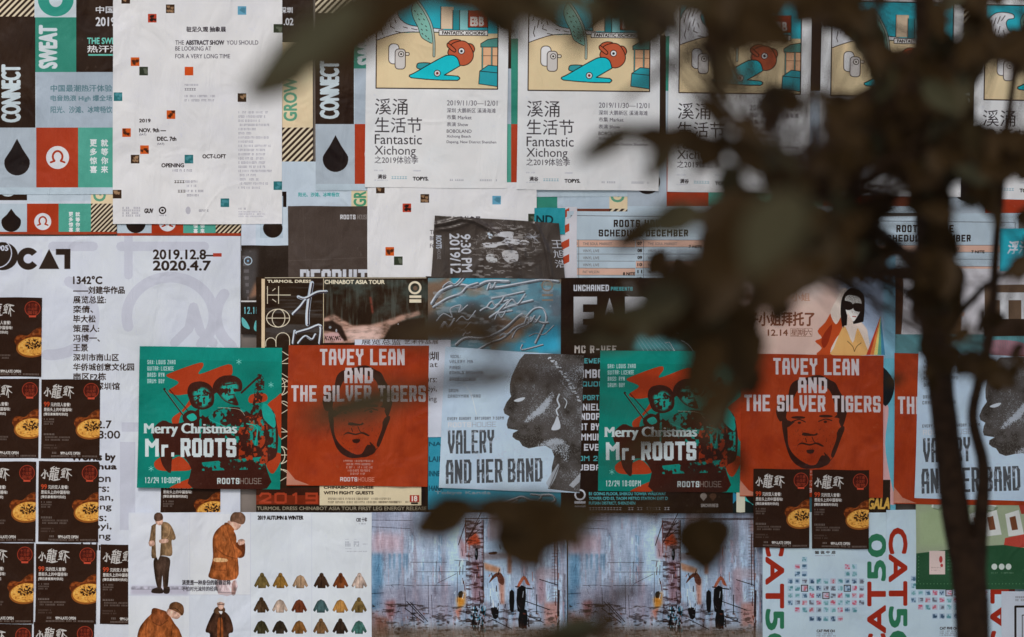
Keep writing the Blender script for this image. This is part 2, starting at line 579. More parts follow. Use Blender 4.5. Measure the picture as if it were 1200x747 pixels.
def d_abstract():
    c = Canvas(133, -8, 331, 263, (203, 204, 212), seed=21)
    for x, y, k in [(143, -5, 0), (195, 6, 0), (174, 17, 6), (279, 8, 4), (321, 29, 5), (154, 68, 1), (164, 79, 5), (217, 79, 3), (134, 109, 2),
                    (279, 110, 0), (196, 130, 1), (144, 151, 1), (165, 171, 1), (154, 182, 0), (217, 182, 2), (133, 223, 0), (259, 233, 2), (321, 213, 2)]:
        tile(c, x, y, k)
    D = (56, 52, 60)
    c.text("驻足久观 抽象展", 219, 32, 265, 38, D, .02)
    c.text("THE", 206, 48, 216, 53, D, .0)
    c.text("ABSTRACT SHOW", 218.5, 48, 263, 53, D, .03)
    c.text("YOU SHOULD", 266, 48, 303, 53, D, .0)
    c.text("BE LOOKING AT", 206, 55, 248, 60, D, .0)
    c.text("FOR A VERY LONG TIME", 206, 64, 270, 69, D, .0)
    c.fuzz(217, 99, 240, 1, 4, 2.2, D, .5); c.fuzz(217, 104, 228, 1, 4, 2.6, D, .8, 0, True)
    c.fuzz(217, 112, 254, 2, 5, 2.4, D, .5, .1)
    c.text("2019", 164, 140, 177, 144, INK, .02)
    c.text("NOV. 9th —", 164, 151, 195, 155.5, INK, .03)
    c.text("(SAT)", 164, 157, 172, 160, D, 0)
    c.text("DEC. 7th", 185, 161, 207, 165.5, INK, .03)
    c.text("(SAT)", 185, 168, 193, 171, D, 0)
    c.text("OCT-LOFT", 238, 181.5, 265, 186, INK, .02)
    c.text("OPENING", 190, 192, 216, 196.5, INK, .02)
    c.fuzz(203, 199, 226, 1, 4, 2.6, D, .6, 0)
    c.fuzz(205, 212, 216, 1, 4, 3, INK, .9, 0, True); c.fuzz(218, 212, 234, 2, 5, 2.6, D, .6, .2)
    c.fuzz(209, 223, 216, 1, 4, 3, INK, .9, 0, True); c.fuzz(218, 223, 240, 2, 5, 2.6, D, .6, .2)
    c.fuzz(280, 131, 320, 19, 4.9, 2.5, D, .45, .55)
    for x in (144, 155):
        c.fuzz(x, 243, x + 9, 4, 3, 2, D, .5, 0, True)
    c.text("GUV", 170, 245, 180, 250, INK, .04)
    c.ring(191, 247, 3.6, 1.4, INK); c.ell(191, 247, 1.4, 1.4, INK)
    c.fuzz(187, 252, 196, 1, 3, 1.6, D, .6, 0)
    c.ell(221, 247, 3, 4.5, D, .25); c.fuzz(232, 246, 244, 1, 3, 2.6, D, .7, 0)
    c.fuzz(280, 244, 288, 1, 3, 2, D, .6, 0); c.fuzz(280, 248, 312, 3, 2.6, 1.5, D, .45, .2)
    c.grit(.015, .015)
    return c

CYAN = (40, 158, 174)
def xichong_picture(c):
    """beach cartoon panel, traced on an enlargement"""
    z = zc(6.224, 430, 0)
    K = (44, 34, 34)
    c.rect(442, -7, 584, 104, (212, 186, 148))
    c.rect(442, -7, 584, 39, CYAN)
    # wave
    c.poly(smooth(z([(76, 300), (150, 272), (240, 245), (330, 236), (420, 238), (560, 236), (560, 214), (470, 205), (380, 196), (300, 180), (245, 140),
                     (225, 90), (240, 60), (280, 50), (270, 20), (200, 8), (140, 20), (100, 60), (80, 110), (76, 180)]), 5), (200, 202, 206))
    c.line(smooth(z([(76, 300), (150, 272), (240, 245), (330, 236), (420, 238), (560, 236)]), 5, False), .8, K)
    c.line(smooth(z([(560, 214), (470, 205), (380, 196), (300, 180), (245, 140), (225, 90), (240, 60), (280, 50), (270, 20), (200, 8), (140, 20), (100, 60), (80, 110)]), 5, False), .8, K)
    for a, b, d, e in [(120, 70, 104, 140), (150, 50, 132, 110), (180, 40, 162, 90), (215, 34, 190, 70), (150, 130, 138, 190), (180, 110, 168, 160), (120, 180, 110, 230),
                       (180, 200, 205, 210), (270, 200, 300, 208), (210, 232, 250, 240), (330, 212, 370, 220), (180, 170, 176, 200), (205, 140, 215, 170), (110, 230, 120, 255)]:
        c.line(z([(a, b), (d, e)]), .8, K)
    c.poly(z([(76, 640), (76, 300), (200, 255), (330, 240), (560, 240), (560, 300), (960, 300), (960, 640)]), (212, 186, 148))
    c.line(smooth(z([(76, 300), (150, 272), (240, 245), (330, 236), (420, 238), (560, 236)]), 5, False), .8, K)
    # tall leaf on a stem
    st = smooth(z([(370, 10), (420, 80), (470, 180), (492, 290), (494, 410)]), 5, False)
    c.poly(smooth(z([(360, 0), (330, 60), (340, 130), (375, 200), (400, 270), (440, 300), (478, 318), (484, 240), (450, 130), (400, 40)]), 4), (120, 172, 160))
    c.line(smooth(z([(360, 0), (330, 60), (340, 130), (375, 200), (400, 270), (440, 300), (478, 318)]), 4, False), .7, K)
    for a, b in [(350, 80), (370, 105), (380, 140), (400, 175), (430, 190), (400, 215), (435, 218), (405, 245), (430, 262), (450, 280), (395, 100), (415, 140)]:
        c.line(z([(a, b), (a + 8, b + 8)]), .8, K)
    c.line(st, 3.2, K); c.line(st, 2.0, (150, 168, 158))
    # stalls at the back
    c.rect(517, 8, 532, 34, (196, 176, 150)); c.rect(531, 12, 549, 35, (40, 128, 138)); c.rect(539, 12, 549, 35, (120, 176, 178))
    c.rect(549, 12, 572, 32, (150, 62, 48))
    c.text("EB", 552, 20, 560, 30, (200, 196, 190), .05); c.text("B", 562, 20, 567, 30, (200, 196, 190), .05)
    for l in ([(517, 8), (517, 34)], [(531, 12), (531, 35)], [(539, 12), (539, 35)], [(549, 12), (549, 32), (572, 32)], [(572, 12), (572, 34)]):
        c.line(l, .8, K)
    c.rect(515, 35.5, 572, 41.5, (206, 206, 202)); c.line([(515, 35.5), (572, 35.5), (572, 41.5), (515, 41.5)], .8, K, closed=True)
    c.text("FANTASTIC XICHONG", 519, 36.7, 569, 40.4, K, .02)
    # bird pair
    rr = lambda x0, y0, x1, y1, r: arc(x1 - r, y0 + r, r, r, -90, 0, 6) + arc(x1 - r, y1 - r, r, r, 0, 90, 6) + arc(x0 + r, y1 - r, r, r, 90, 180, 6) + arc(x0 + r, y0 + r, r, r, 180, 270, 6)
    for b, colr in ((rr(456.5, 52, 468.5, 75.5, 5), (206, 206, 208)), (rr(464, 58, 476, 81.5, 4), (186, 182, 178))):
        c.poly(b, colr); c.line(b, .8, K, closed=True)
    b = rr(476, 62, 480.5, 65.5, 1.5); c.poly(b, (206, 196, 180)); c.line(b, .7, K, closed=True)
    c.ell(471, 64, 3.1, 3.1, (200, 196, 190)); c.ring(471, 64, 3.1, .7, K); c.ell(471, 64, 1.2, 1.2, K)
    # orange animal face down behind the whale
    OR = (176, 86, 58)
    for e in (smooth(z([(590, 330), (610, 300), (650, 288), (690, 300), (640, 350), (600, 350)]), 5), smooth(z([(735, 320), (770, 322), (790, 355), (775, 390), (755, 398), (735, 350)]), 5),
              smooth(z([(600, 400), (598, 370), (625, 320), (690, 298), (740, 315), (778, 380), (775, 430), (740, 468), (690, 476), (640, 440)]), 5),
              smooth(z([(590, 318), (605, 320), (650, 360), (648, 378), (632, 375), (592, 342)]), 4)):
        c.poly(e, OR); c.line(e, .9, K, closed=True)
    c.ell(541.5, 59.7, 3.6, 3.6, (206, 206, 206)); c.ring(541.5, 59.7, 3.6, .7, K); c.ell(541.5, 59.9, 1.5, 1.5, (40, 50, 60))
    # whale
    CY = (22, 178, 190)
    fin = smooth(z([(375, 500), (370, 480), (385, 462), (450, 460), (470, 470), (420, 505)]), 4)
    c.poly(fin, (50, 142, 150)); c.line(fin, .9, K, closed=True)
    wh = z([(315, 560)] + [tuple(p) for p in smooth([(318, 550), (360, 530), (470, 465), (560, 415), (600, 403), (640, 406), (668, 430), (684, 480)], 5, False)] +
           [(570, 548), (668, 555)] + [tuple(p) for p in smooth([(668, 555), (684, 570), (668, 586)], 5, False)] + [(560, 586), (440, 580), (330, 570)])
    c.poly(wh, CY); c.line(wh, 1.0, K, closed=True)
    c.ell(513.4, 86, 3.6, 3.6, (216, 214, 210)); c.ring(513.4, 86, 3.6, .8, K); c.ell(513.4, 86, 1.6, 1.6, (120, 40, 40))
    # turquoise stall at the right
    c.rect(565, 54, 584, 76, (204, 160, 124)); c.line([(565, 65), (584, 65)], .6, K)
    c.poly([(564, 51), (572, 46), (584, 44), (584, 55), (564, 55)], (70, 130, 124)); c.line([(584, 55), (564, 55), (564, 51), (572, 46), (584, 44)], .8, K)
    for x in (566, 577):
        c.line([(x, 55), (x, 80)], 1.8, K); c.line([(x, 55), (x, 80)], .9, (90, 150, 146))
    c.poly([(563, 83), (573, 76), (584, 77), (584, 101), (562, 98)], (40, 146, 158)); c.line([(584, 77), (573, 76), (563, 83), (562, 98), (584, 101)], .8, K); c.line([(563, 83), (584, 85)], .8, K)
    c.line([(442, -7), (584, -7), (584, 104), (442, 104)], 1.2, K, closed=True)

def d_xichong():
    c = Canvas(430, -14, 596, 220, (203, 206, 214), seed=31, S_=3.2)
    xichong_picture(c)
    D = (62, 58, 62)
    c.text("溪涌", 441, 116, 479, 135, D, .0)
    c.text("生活节", 441, 138, 496, 156, D, .0)
    c.text("Fantastic", 441, 158, 496, 169.5, D, .0)
    c.text("Xichong", 441, 171.5, 489, 185, D, .0)
    c.text("之2019体验季", 441, 183.5, 492, 192, D, .0)
    c.text("2019/11/30—12/01", 525, 117.5, 584, 123.5, (84, 80, 86), .0)
    c.text("深圳 大鹏新区 溪涌海滩", 525, 126.5, 582, 132, D, .0)
    c.text("市集 Market", 525, 134.5, 554, 140, D, .0)
    c.text("表演 Show", 525, 143, 550, 148, D, .0)
    c.text("BOBOLAND", 525, 151.5, 554, 155.5, D, .0)
    c.text("Xichong Beach", 525, 158, 553, 162, D, .0)
    c.text("Dapeng, New District Shenzhen", 525, 164.5, 583, 168.5, D, .0)
    c.fuzz(527, 209.5, 545, 1, 3, 2, D, .5, 0, True); c.fuzz(562, 209.5, 583, 1, 3, 2, D, .5, 0, True)
    c.fuzz(441, 199.5, 451, 1, 3, 1.5, D, .4, 0); c.fuzz(486, 199.5, 495, 1, 3, 1.5, D, .4, 0)
    c.text("满谷", 445, 205, 455, 210, D, .02); c.fuzz(441, 211, 457, 1, 3, 1.3, D, .4, 0)
    c.fuzz(461, 207, 477, 1, 3, 3, (80, 130, 140), .7, 0, True)
    c.text("TOPYS.", 486, 207.5, 504, 211.5, (40, 36, 36), .04)
    c.grit(.015, .015)
    return c

def d_ocat():
    c = Canvas(-150, 277, 282, 760, (190, 196, 208), seed=41, S_=2.4)
    G = (177, 181, 193)
    # big pale characters
    def big(t, *a):
        c.text(t, *a, G, .01)
    c.line(arc(200, 371, 51, 46, 165, 405, 30), 12.5, G)
    c.line(arc(305, 371, 51, 46, 130, 215, 20), 12.5, G)
    c.line([(62, 289), (110, 289)], 11, G); c.line([(142, 289), (189, 289), (240, 289)], 11, G)
    c.line([(151, 277), (151, 323)], 10, G)
    c.line(arc(60, 371, 51, 45, -65, 95, 26), 12.5, G)
    c.line([(227, 360), (222, 385), (205, 402)], 11, G); c.line([(227, 360), (235, 388), (250, 402)], 11, G)
    c.rect(143, 495, 165, 506, G); c.rect(141, 518, 159, 621, G); c.rect(119, 684, 200, 694, G); c.rect(-60, 684, 60, 694, G)
    D = (52, 42, 40)
    c.ell(3, 300.5, 18.5, 16.5, D); c.ring(-3, 297, 17, 1.3, (186, 191, 206))
    c.text("OCT", -20, 288, -5, 294, (186, 191, 206), .04); c.text("905", -3, 288, 10, 294, (186, 191, 206), .04)
    c.ell(33.5, 303.5, 13, 13, D); c.ell(33.5, 303.5, 5.5, 5.5, (186, 191, 206)); c.poly([(34, 303), (50, 291), (50, 316)], (186, 191, 206))
    c.poly([(46, 315.5), (58, 292), (70, 315.5)], D); c.rect(66, 292, 83, 299, D); c.rect(76, 292, 83, 315.5, D)
    c.text("2019.12.8–", 180, 293, 250, 304, D, .035); c.rect(250, 297, 260, 301, (160, 60, 46))
    c.text("2020.4.7", 180, 306, 247, 317, D, .035)
    c.text("1342°C", 86.5, 324, 120, 333, D, .03)
    for i, t in enumerate(["——刘建华作品", "展览总监:", "栾倩、", "毕大松", "策展人:", "冯博一、", "王景", "深圳市南山区", "华侨城创意文化园", "南区F2栋", "OCAT深圳馆"]):
        w = {0: 60, 1: 38, 2: 23, 3: 26, 4: 30, 5: 31, 6: 17, 7: 53, 8: 71, 9: 38, 10: 54}[i]
        c.text(t, 86.5, 336 + i * 11.25, 86.5 + w, 344.4 + i * 11.25, D, .022 if i == 0 else .004)
    c.text("12.8-12.7", 80, 493, 131, 502, D, .005); c.text("10:00-18:00", 70, 505, 141, 514, D, .005)
    c.text("Works by", 84, 531.5, 135.5, 542, D, .035); c.text("Liu Jianhua", 70, 543.5, 137, 552, D, .035)
    for i, (t, xe) in enumerate([("Exhibition", 130), ("Directors:", 128), ("Luan Qian,", 133), ("Bi Dasong", 131), ("Curators:", 125), ("Feng Boyi,", 131), ("Wang Jing", 130), ("Address: el", 154)]):
        c.text(t, xe - 62, 556 + i * 11.4, xe, 565 + i * 11.4, D, .005)
    c.grit(.012, .015)
    return c

def d_ramen():
    c = Canvas(49, 444.5, 119, 537, (52, 36, 31), seed=51, S_=4)
    W2 = (178, 176, 172)
    # brushed title: three wet characters
    for t, x0, y0, x1, y1 in (("小", 52, 455, 60, 464), ("龍", 61, 451, 73, 466), ("虾", 74, 453, 86, 464)):
        c.text(t, x0, y0, x1, y1, W2, .012, ital=.22)
    for a in ([(52, 461), (54, 458.5)], [(55.5, 454), (56.2, 464), (54.5, 463)], [(58, 458), (60.5, 462)], [(62, 464.5), (67, 466.5), (73.5, 465)], [(63, 452.5), (67, 450.5)], [(75, 455), (79, 452.5), (86.5, 454)], [(82, 454), (83, 466.5)], [(84, 459), (87, 461)]):
        c.line(smooth(a, 4, False), .9, W2)
    c.ell(107.5, 457.5, 9.2, 9.2, (78, 32, 24)); c.ring(107.5, 457.5, 8.6, .7, (150, 60, 42))
    for i, t in enumerate(("十三香", "小龙虾", "面馆")):
        c.text(t, 102, 451.5 + i * 4.4, 113, 455.2 + i * 4.4, (160, 66, 46), .0)
    c.rect(103.5, 465.4, 111.5, 467.6, (176, 70, 50))
    c.text("99", 52, 471, 58.5, 476.5, (170, 66, 40), .03)
    c.text("元的双人套餐!", 60, 471.8, 83, 476.3, W2, .018)
    c.text("是街头上的中国香味!", 52, 477.8, 85, 482, W2, .018)
    c.text("[情侣套餐限时供应]", 52, 483.6, 80, 487.4, W2, .018)
    c.fuzz(52, 490.5, 66, 3, 2.8, 1.5, W2, .55, .3, True)
    c.fuzz(52, 508, 64, 1, 3, 1.8, W2, .6, 0, True); c.fuzz(52, 511.5, 84, 2, 3, 1.6, W2, .5, .1, True)
    c.fuzz(52, 521, 70, 2, 3, 1.3, W2, .35, .3, True)
    c.text("9PM-LATE OPEN", 72, 529.3, 95, 532.6, W2, .03)
    c.fuzz(62, 529.6, 71, 1, 3, 1.8, W2, .6, 0, True)
    c.fuzz(61, 533.5, 116, 1, 3, 1.6, W2, .6, 0, True)
    # shell and bowl of noodles
    sh = smooth([(87.5, 494), (93, 488), (102, 489), (110, 482), (119, 481), (119, 505), (104, 506), (92, 503)], 4)
    c.poly(sh, (92, 46, 24)); c.wash(c.full([sh]) * np.clip((fbm(c.H, c.W, 10, 14, c.rs, 3) - .5) * 6, 0, 1), (150, 78, 34), .7)
    bw = ellp(108.5, 502.5, 19, 12, -8, 30)
    c.poly(bw, (132, 78, 34)); c.poly(ellp(109, 501.6, 17.8, 10.8, -8, 30), (198, 142, 62))
    m = c.full([ellp(109, 501.6, 17.2, 10.4, -8, 30)])
    n = fbm(c.H, c.W, 5, 7, c.rs, 3)
    c.wash(m * np.clip((n - .55) * 5, 0, 1), (214, 170, 92), .8)
    c.wash(m * np.clip((.42 - n) * 6, 0, 1), (140, 84, 36), .8)
    m2 = c.full([ellp(109, 499, 9.5, 6, -8, 20)])
    n2 = fbm(c.H, c.W, 6, 6, c.rs, 3)
    c.wash(m2 * np.clip((n2 - .44) * 9, 0, 1), (46, 30, 24), .95)
    c.grit(.02, .012)
    return c

RB = (66, 36, 32)
def figure_mask(c, pts, cell, th, k=7):
    m = c.full([pts])
    n = fbm(c.H, c.W, cell * c.S, cell * c.S * .8, c.rs, 4)
    return m, m * np.clip((n - th) * k * 3, 0, 1)

def d_roots():
    c = Canvas(163, 406, 331, 573, (6, 124, 112), quad=[(165, 406), (332, 408), (161.5, 571.5)], seed=61, S_=3.6)
    z = zc(4.15, 155, 400)
    g = fbm(c.H, c.W, 120, 120, c.rs, 3)
    c.wash((g - .4) * 1.4, (2, 100, 92), .8)
    c.wash(c.full([[(160, 400), (335, 400), (335, 424), (160, 421)]]) * .5, (20, 142, 132), .6)
    O = (158, 58, 30)
    for p in ([(170, 170), (200, 150), (330, 105), (350, 120), (330, 160), (470, 112), (492, 140), (480, 170), (420, 190), (390, 240), (300, 300), (240, 360), (225, 420), (200, 400), (200, 370), (250, 330), (290, 260), (220, 262), (180, 240), (230, 200)],
              [(660, 310), (700, 275), (735, 265), (735, 450), (715, 460), (700, 380), (670, 350)], [(580, 260), (650, 255), (655, 290), (575, 300)],
              [(110, 590), (150, 560), (190, 575), (240, 560), (290, 620), (220, 630), (130, 625)], [(180, 715), (300, 660), (320, 690), (280, 715)],
              [(650, 560), (700, 540), (730, 560), (690, 640), (660, 620)], [(500, 540), (640, 530), (650, 560), (510, 575)]):
        c.poly(smooth(z(p), 4), O)
    # musicians: dark shapes broken up by a photocopied grain
    D = RB
    body = z([(100, 440), (150, 385), (200, 400), (260, 390), (300, 350), (330, 330), (360, 370), (420, 330), (520, 320), (600, 360), (640, 310), (690, 340), (705, 400), (712, 470),
              (700, 560), (650, 600), (655, 716), (300, 716), (290, 620), (250, 560), (200, 560), (190, 640), (150, 600), (130, 520)])
    m, br = figure_mask(c, smooth(body, 3), 9, .5)
    c.wash(m, D)
    n = fbm(c.H, c.W, 26, 20, c.rs, 4)
    upper = c.full([z([(330, 300), (700, 300), (700, 520), (330, 470)])])
    c.wash(m * upper * np.clip((n - .52) * 14, 0, 1), (16, 140, 128), .9)
    low = c.full([z([(320, 590), (640, 560), (650, 620), (330, 630)])])
    c.wash(m * low * np.clip((n - .47) * 14, 0, 1), (16, 140, 128), .9)
    n3 = fbm(c.H, c.W, 18, 16, c.rs, 3)
    c.wash(m * c.full([z([(520, 380), (660, 330), (660, 600), (520, 580)])]) * np.clip((n3 - .55) * 12, 0, 1), O, .9)
    # heads
    for hd, face in (([(272, 240), (290, 205), (340, 195), (385, 215), (402, 260), (395, 310), (350, 332), (300, 320), (280, 280)], [(300, 250), (340, 225), (375, 240), (385, 290), (350, 320), (315, 300)]),
                     ([(395, 260), (400, 205), (440, 170), (500, 168), (535, 195), (535, 240), (500, 250), (520, 310), (470, 300), (440, 280), (415, 250)], [(440, 215), (500, 200), (520, 225), (500, 260), (490, 300), (440, 270)])):
        c.poly(smooth(z(hd), 4), D)
        fm = blur(c.full([smooth(z(face), 4)]), 3)
        nn = fbm(c.H, c.W, 14, 12, c.rs, 3)
        c.wash(fm * np.clip((nn - .42) * 14, 0, 1), (30, 152, 138), .95)
    c.line(z([(448, 214), (505, 205)]), 1.4, D); c.line(z([(470, 262), (500, 258)]), 1, D)
    c.line(z([(300, 268), (335, 262)]), 1.2, D); c.line(z([(345, 262), (372, 262)]), 1.2, D)
    # drumstick hand, instrument with tangled keys
    c.line(z([(160, 232), (262, 370)]), 2.6, D); c.line(z([(166, 236), (262, 366)]), .9, (30, 152, 138)); c.line(z([(185, 235), (285, 350)]), 1.0, D)
    c.poly(smooth(z([(250, 360), (285, 335), (325, 350), (330, 385), (285, 400), (255, 390)]), 4), D)
    c.poly(smooth(z([(268, 365), (300, 350), (318, 375), (290, 388)]), 4), (30, 152, 138))
    c.line(z([(535, 250), (600, 190), (630, 165)]), 2.2, D)
    hn = z([(615, 160), (645, 185), (640, 260), (620, 330), (595, 380), (560, 400), (590, 300), (600, 230)])
    m = c.full([smooth(hn, 4)])
    n4 = fbm(c.H, c.W, 8, 8, c.rs, 3)
    c.wash(m * np.clip((n4 - .42) * 14, 0, 1), D)
    c.line(smooth(z([(520, 330), (560, 400), (540, 480), (590, 540), (650, 500), (650, 420)]), 4, False), 2.4, D)
    c.line(smooth(z([(560, 400), (610, 420), (600, 500)]), 4, False), 1.5, (30, 152, 138))
    c.poly(smooth(z([(640, 300), (680, 330), (700, 390), (690, 420), (640, 370)]), 4), (24, 142, 130))
    c.line(smooth(z([(420, 322), (520, 330), (550, 360)]), 4, False), .6, (150, 150, 130)); c.line(smooth(z([(380, 380), (470, 420), (520, 430)]), 4, False), 1.2, (30, 152, 138))
    W2 = (176, 190, 190)
    for i, t in enumerate(("SAX: LOUIS ZHAO", "GUITAR: LICENSE", "BASS: RYN", "DRUM: BOY")):
        block(c, t, 173.7, 422 + i * 7.4, 173.7 + (33, 31, 20, 20)[i], 427 + i * 7.4, .85, W2, .95)
    for x, y in ((281, 424), (318.5, 451), (178, 549)):
        for a in range(3):
            q = math.radians(a * 60 + 30)
            c.line([(x - 3 * math.cos(q), y - 3 * math.sin(q)), (x + 3 * math.cos(q), y + 3 * math.sin(q))], .6, (120, 190, 180))
    serif_line(c, "Merry Christmas", 170.5, 496, 278, 511.5, W2)
    block(c, "M", 171, 514, 187, 535, 4.8, (186, 198, 200)); block(c, "r", 190, 514, 199.5, 535, 4.4, (186, 198, 200)); c.rect(201.5, 530, 205, 535, (186, 198, 200))
    block(c, "ROOTS", 212.5, 513.5, 277.5, 535.5, 4.9, (186, 198, 200), gap=.14)
    block(c, "12/24 10:00PM", 170.5, 559, 212, 566, 1.3, W2)
    block(c, "ROOTS", 255, 560, 281, 567, 1.7, W2, gap=.25); block(c, "HOUSE", 282, 560, 307, 567, .7, (130, 120, 112), gap=.25)
    c.grit(.03, .02)
    return c

def serif_line(c, t, x0, y0, x1, y1, col):
    """old style face: swelling uprights, thin joins, small feet"""
    E = glyph_edges(t, 0.0)
    c.text(t, x0, y0, x1, y1, col, .045, stress=True)
    # feet under every upright found on the base line
    P = E.reshape(-1, 2)
    mn, mx = P.min(0), P.max(0)
    sx, sy = (x1 - x0) / (mx[0] - mn[0]), (y1 - y0) / (mx[1] - mn[1])
    yb = y1 + mn[1] * sy
    for e in E:
        if abs(e[1]) < .004 and abs(e[3]) < .004 and .04 < abs(e[2] - e[0]) < .16:
            xm = x0 + ((e[0] + e[2]) / 2 - mn[0]) * sx
            c.rect(xm - 2.0, yb - .9, xm + 2.0, yb + .1, col)

def d_tigers():
    c = Canvas(337, 404, 503, 571, (150, 56, 24), quad=[(339, 404.5), (503, 405), (336.5, 568.5)], seed=62, S_=3.6)
    z = zc(4.27, 335, 400)
    D = (58, 34, 28)
    g = fbm(c.H, c.W, 60, 60, c.rs, 4)
    c.wash((g - .45) * 1.4, (120, 40, 20), .8)
    # face: heavy contour with open inside
    hair = [(192, 330), (186, 295), (202, 258), (240, 240), (255, 180), (280, 150), (330, 135), (400, 120), (455, 145), (480, 160), (500, 200), (532, 255), (535, 300), (512, 375), (495, 350), (490, 330), (400, 330), (300, 340), (240, 380), (215, 350), (205, 350)]
    c.poly(smooth(z(hair), 4), D)
    c.poly(smooth(z([(300, 190), (360, 165), (440, 185), (470, 250), (470, 330), (260, 350), (240, 300), (270, 240)]), 4), (150, 56, 24))
    c.poly(smooth(z([(215, 350), (240, 380), (245, 460), (270, 510), (320, 550), (370, 565), (430, 540), (450, 530), (420, 500), (440, 540), (470, 520), (415, 572), (350, 578), (300, 572), (262, 540), (240, 490), (222, 420)]), 4), D)
    c.poly(smooth(z([(285, 535), (330, 560), (380, 560), (410, 515), (450, 535), (430, 565), (350, 582), (300, 572)]), 4), D)
    c.poly(smooth(z([(515, 370), (522, 385), (505, 430), (470, 520), (455, 510), (480, 440), (490, 390)]), 4), D)
    c.poly(smooth(z([(485, 400), (510, 390), (500, 420), (488, 430)]), 4), D)
    c.poly(smooth(z([(335, 405), (370, 412), (388, 405), (388, 415), (365, 420), (315, 418), (318, 405)]), 3), D)
    c.line(smooth(z([(330, 432), (335, 450)]), 3, False), .9, D); c.line(smooth(z([(362, 425), (372, 448), (385, 456)]), 3, False), .9, D)
    c.poly(smooth(z([(288, 470), (310, 460), (350, 468), (380, 460), (410, 472), (420, 470), (410, 462), (385, 452), (350, 460), (310, 452)]), 3), D)
    c.poly(smooth(z([(335, 490), (372, 488), (365, 505), (342, 506)]), 3), D)
    c.ell(*z([(295, 330)])[0], 8, 1.6, D); c.ell(*z([(430, 322)])[0], 8, 1.6, D)
    c.line(smooth(z([(265, 350), (300, 340), (330, 352)]), 4, False), 1.2, D); c.line(smooth(z([(395, 348), (430, 336), (460, 344)]), 4, False), 1.2, D)
    c.ell(*z([(300, 356)])[0], 2, 1.4, D); c.ell(*z([(428, 350)])[0], 2, 1.4, D)
    m = c.full([z([(240, 380), (480, 380), (450, 560), (280, 560)])])
    n = fbm(c.H, c.W, 6, 6, c.rs, 3)
    c.wash(m * np.clip((n - .68) * 9, 0, 1), D, .5)
    W2 = (180, 172, 174)
    block(c, "TAVEY LEAN", 375.5, 409, 474.5, 428, 3.7, W2, gap=.2)
    block(c, "AND", 404, 431, 437.5, 449, 3.6, W2, gap=.2)
    block(c, "THE SILVER TIGERS", 342, 451.5, 499, 470.5, 3.7, W2, gap=.2)
    for i, (a, b) in enumerate(((403, 437), (406, 434), (405, 436), (408, 433), (411, 428))):
        c.fuzz(a, 538.5 + i * 3.7, b, 1, 4, 2.3, W2, .85, 0)
    block(c, "ROOTS", 399, 558.5, 419, 563.5, 1.5, W2, gap=.2); block(c, "HOUSE", 420, 558.5, 439, 563.5, .7, (180, 120, 104), gap=.2)
    # rubbed edge
    e = c.full([z([(8, 640), (50, 690), (120, 716), (0, 716)])])
    c.wash(e * .8, (186, 160, 150), .7)
    c.grit(.02, .02)
    return c

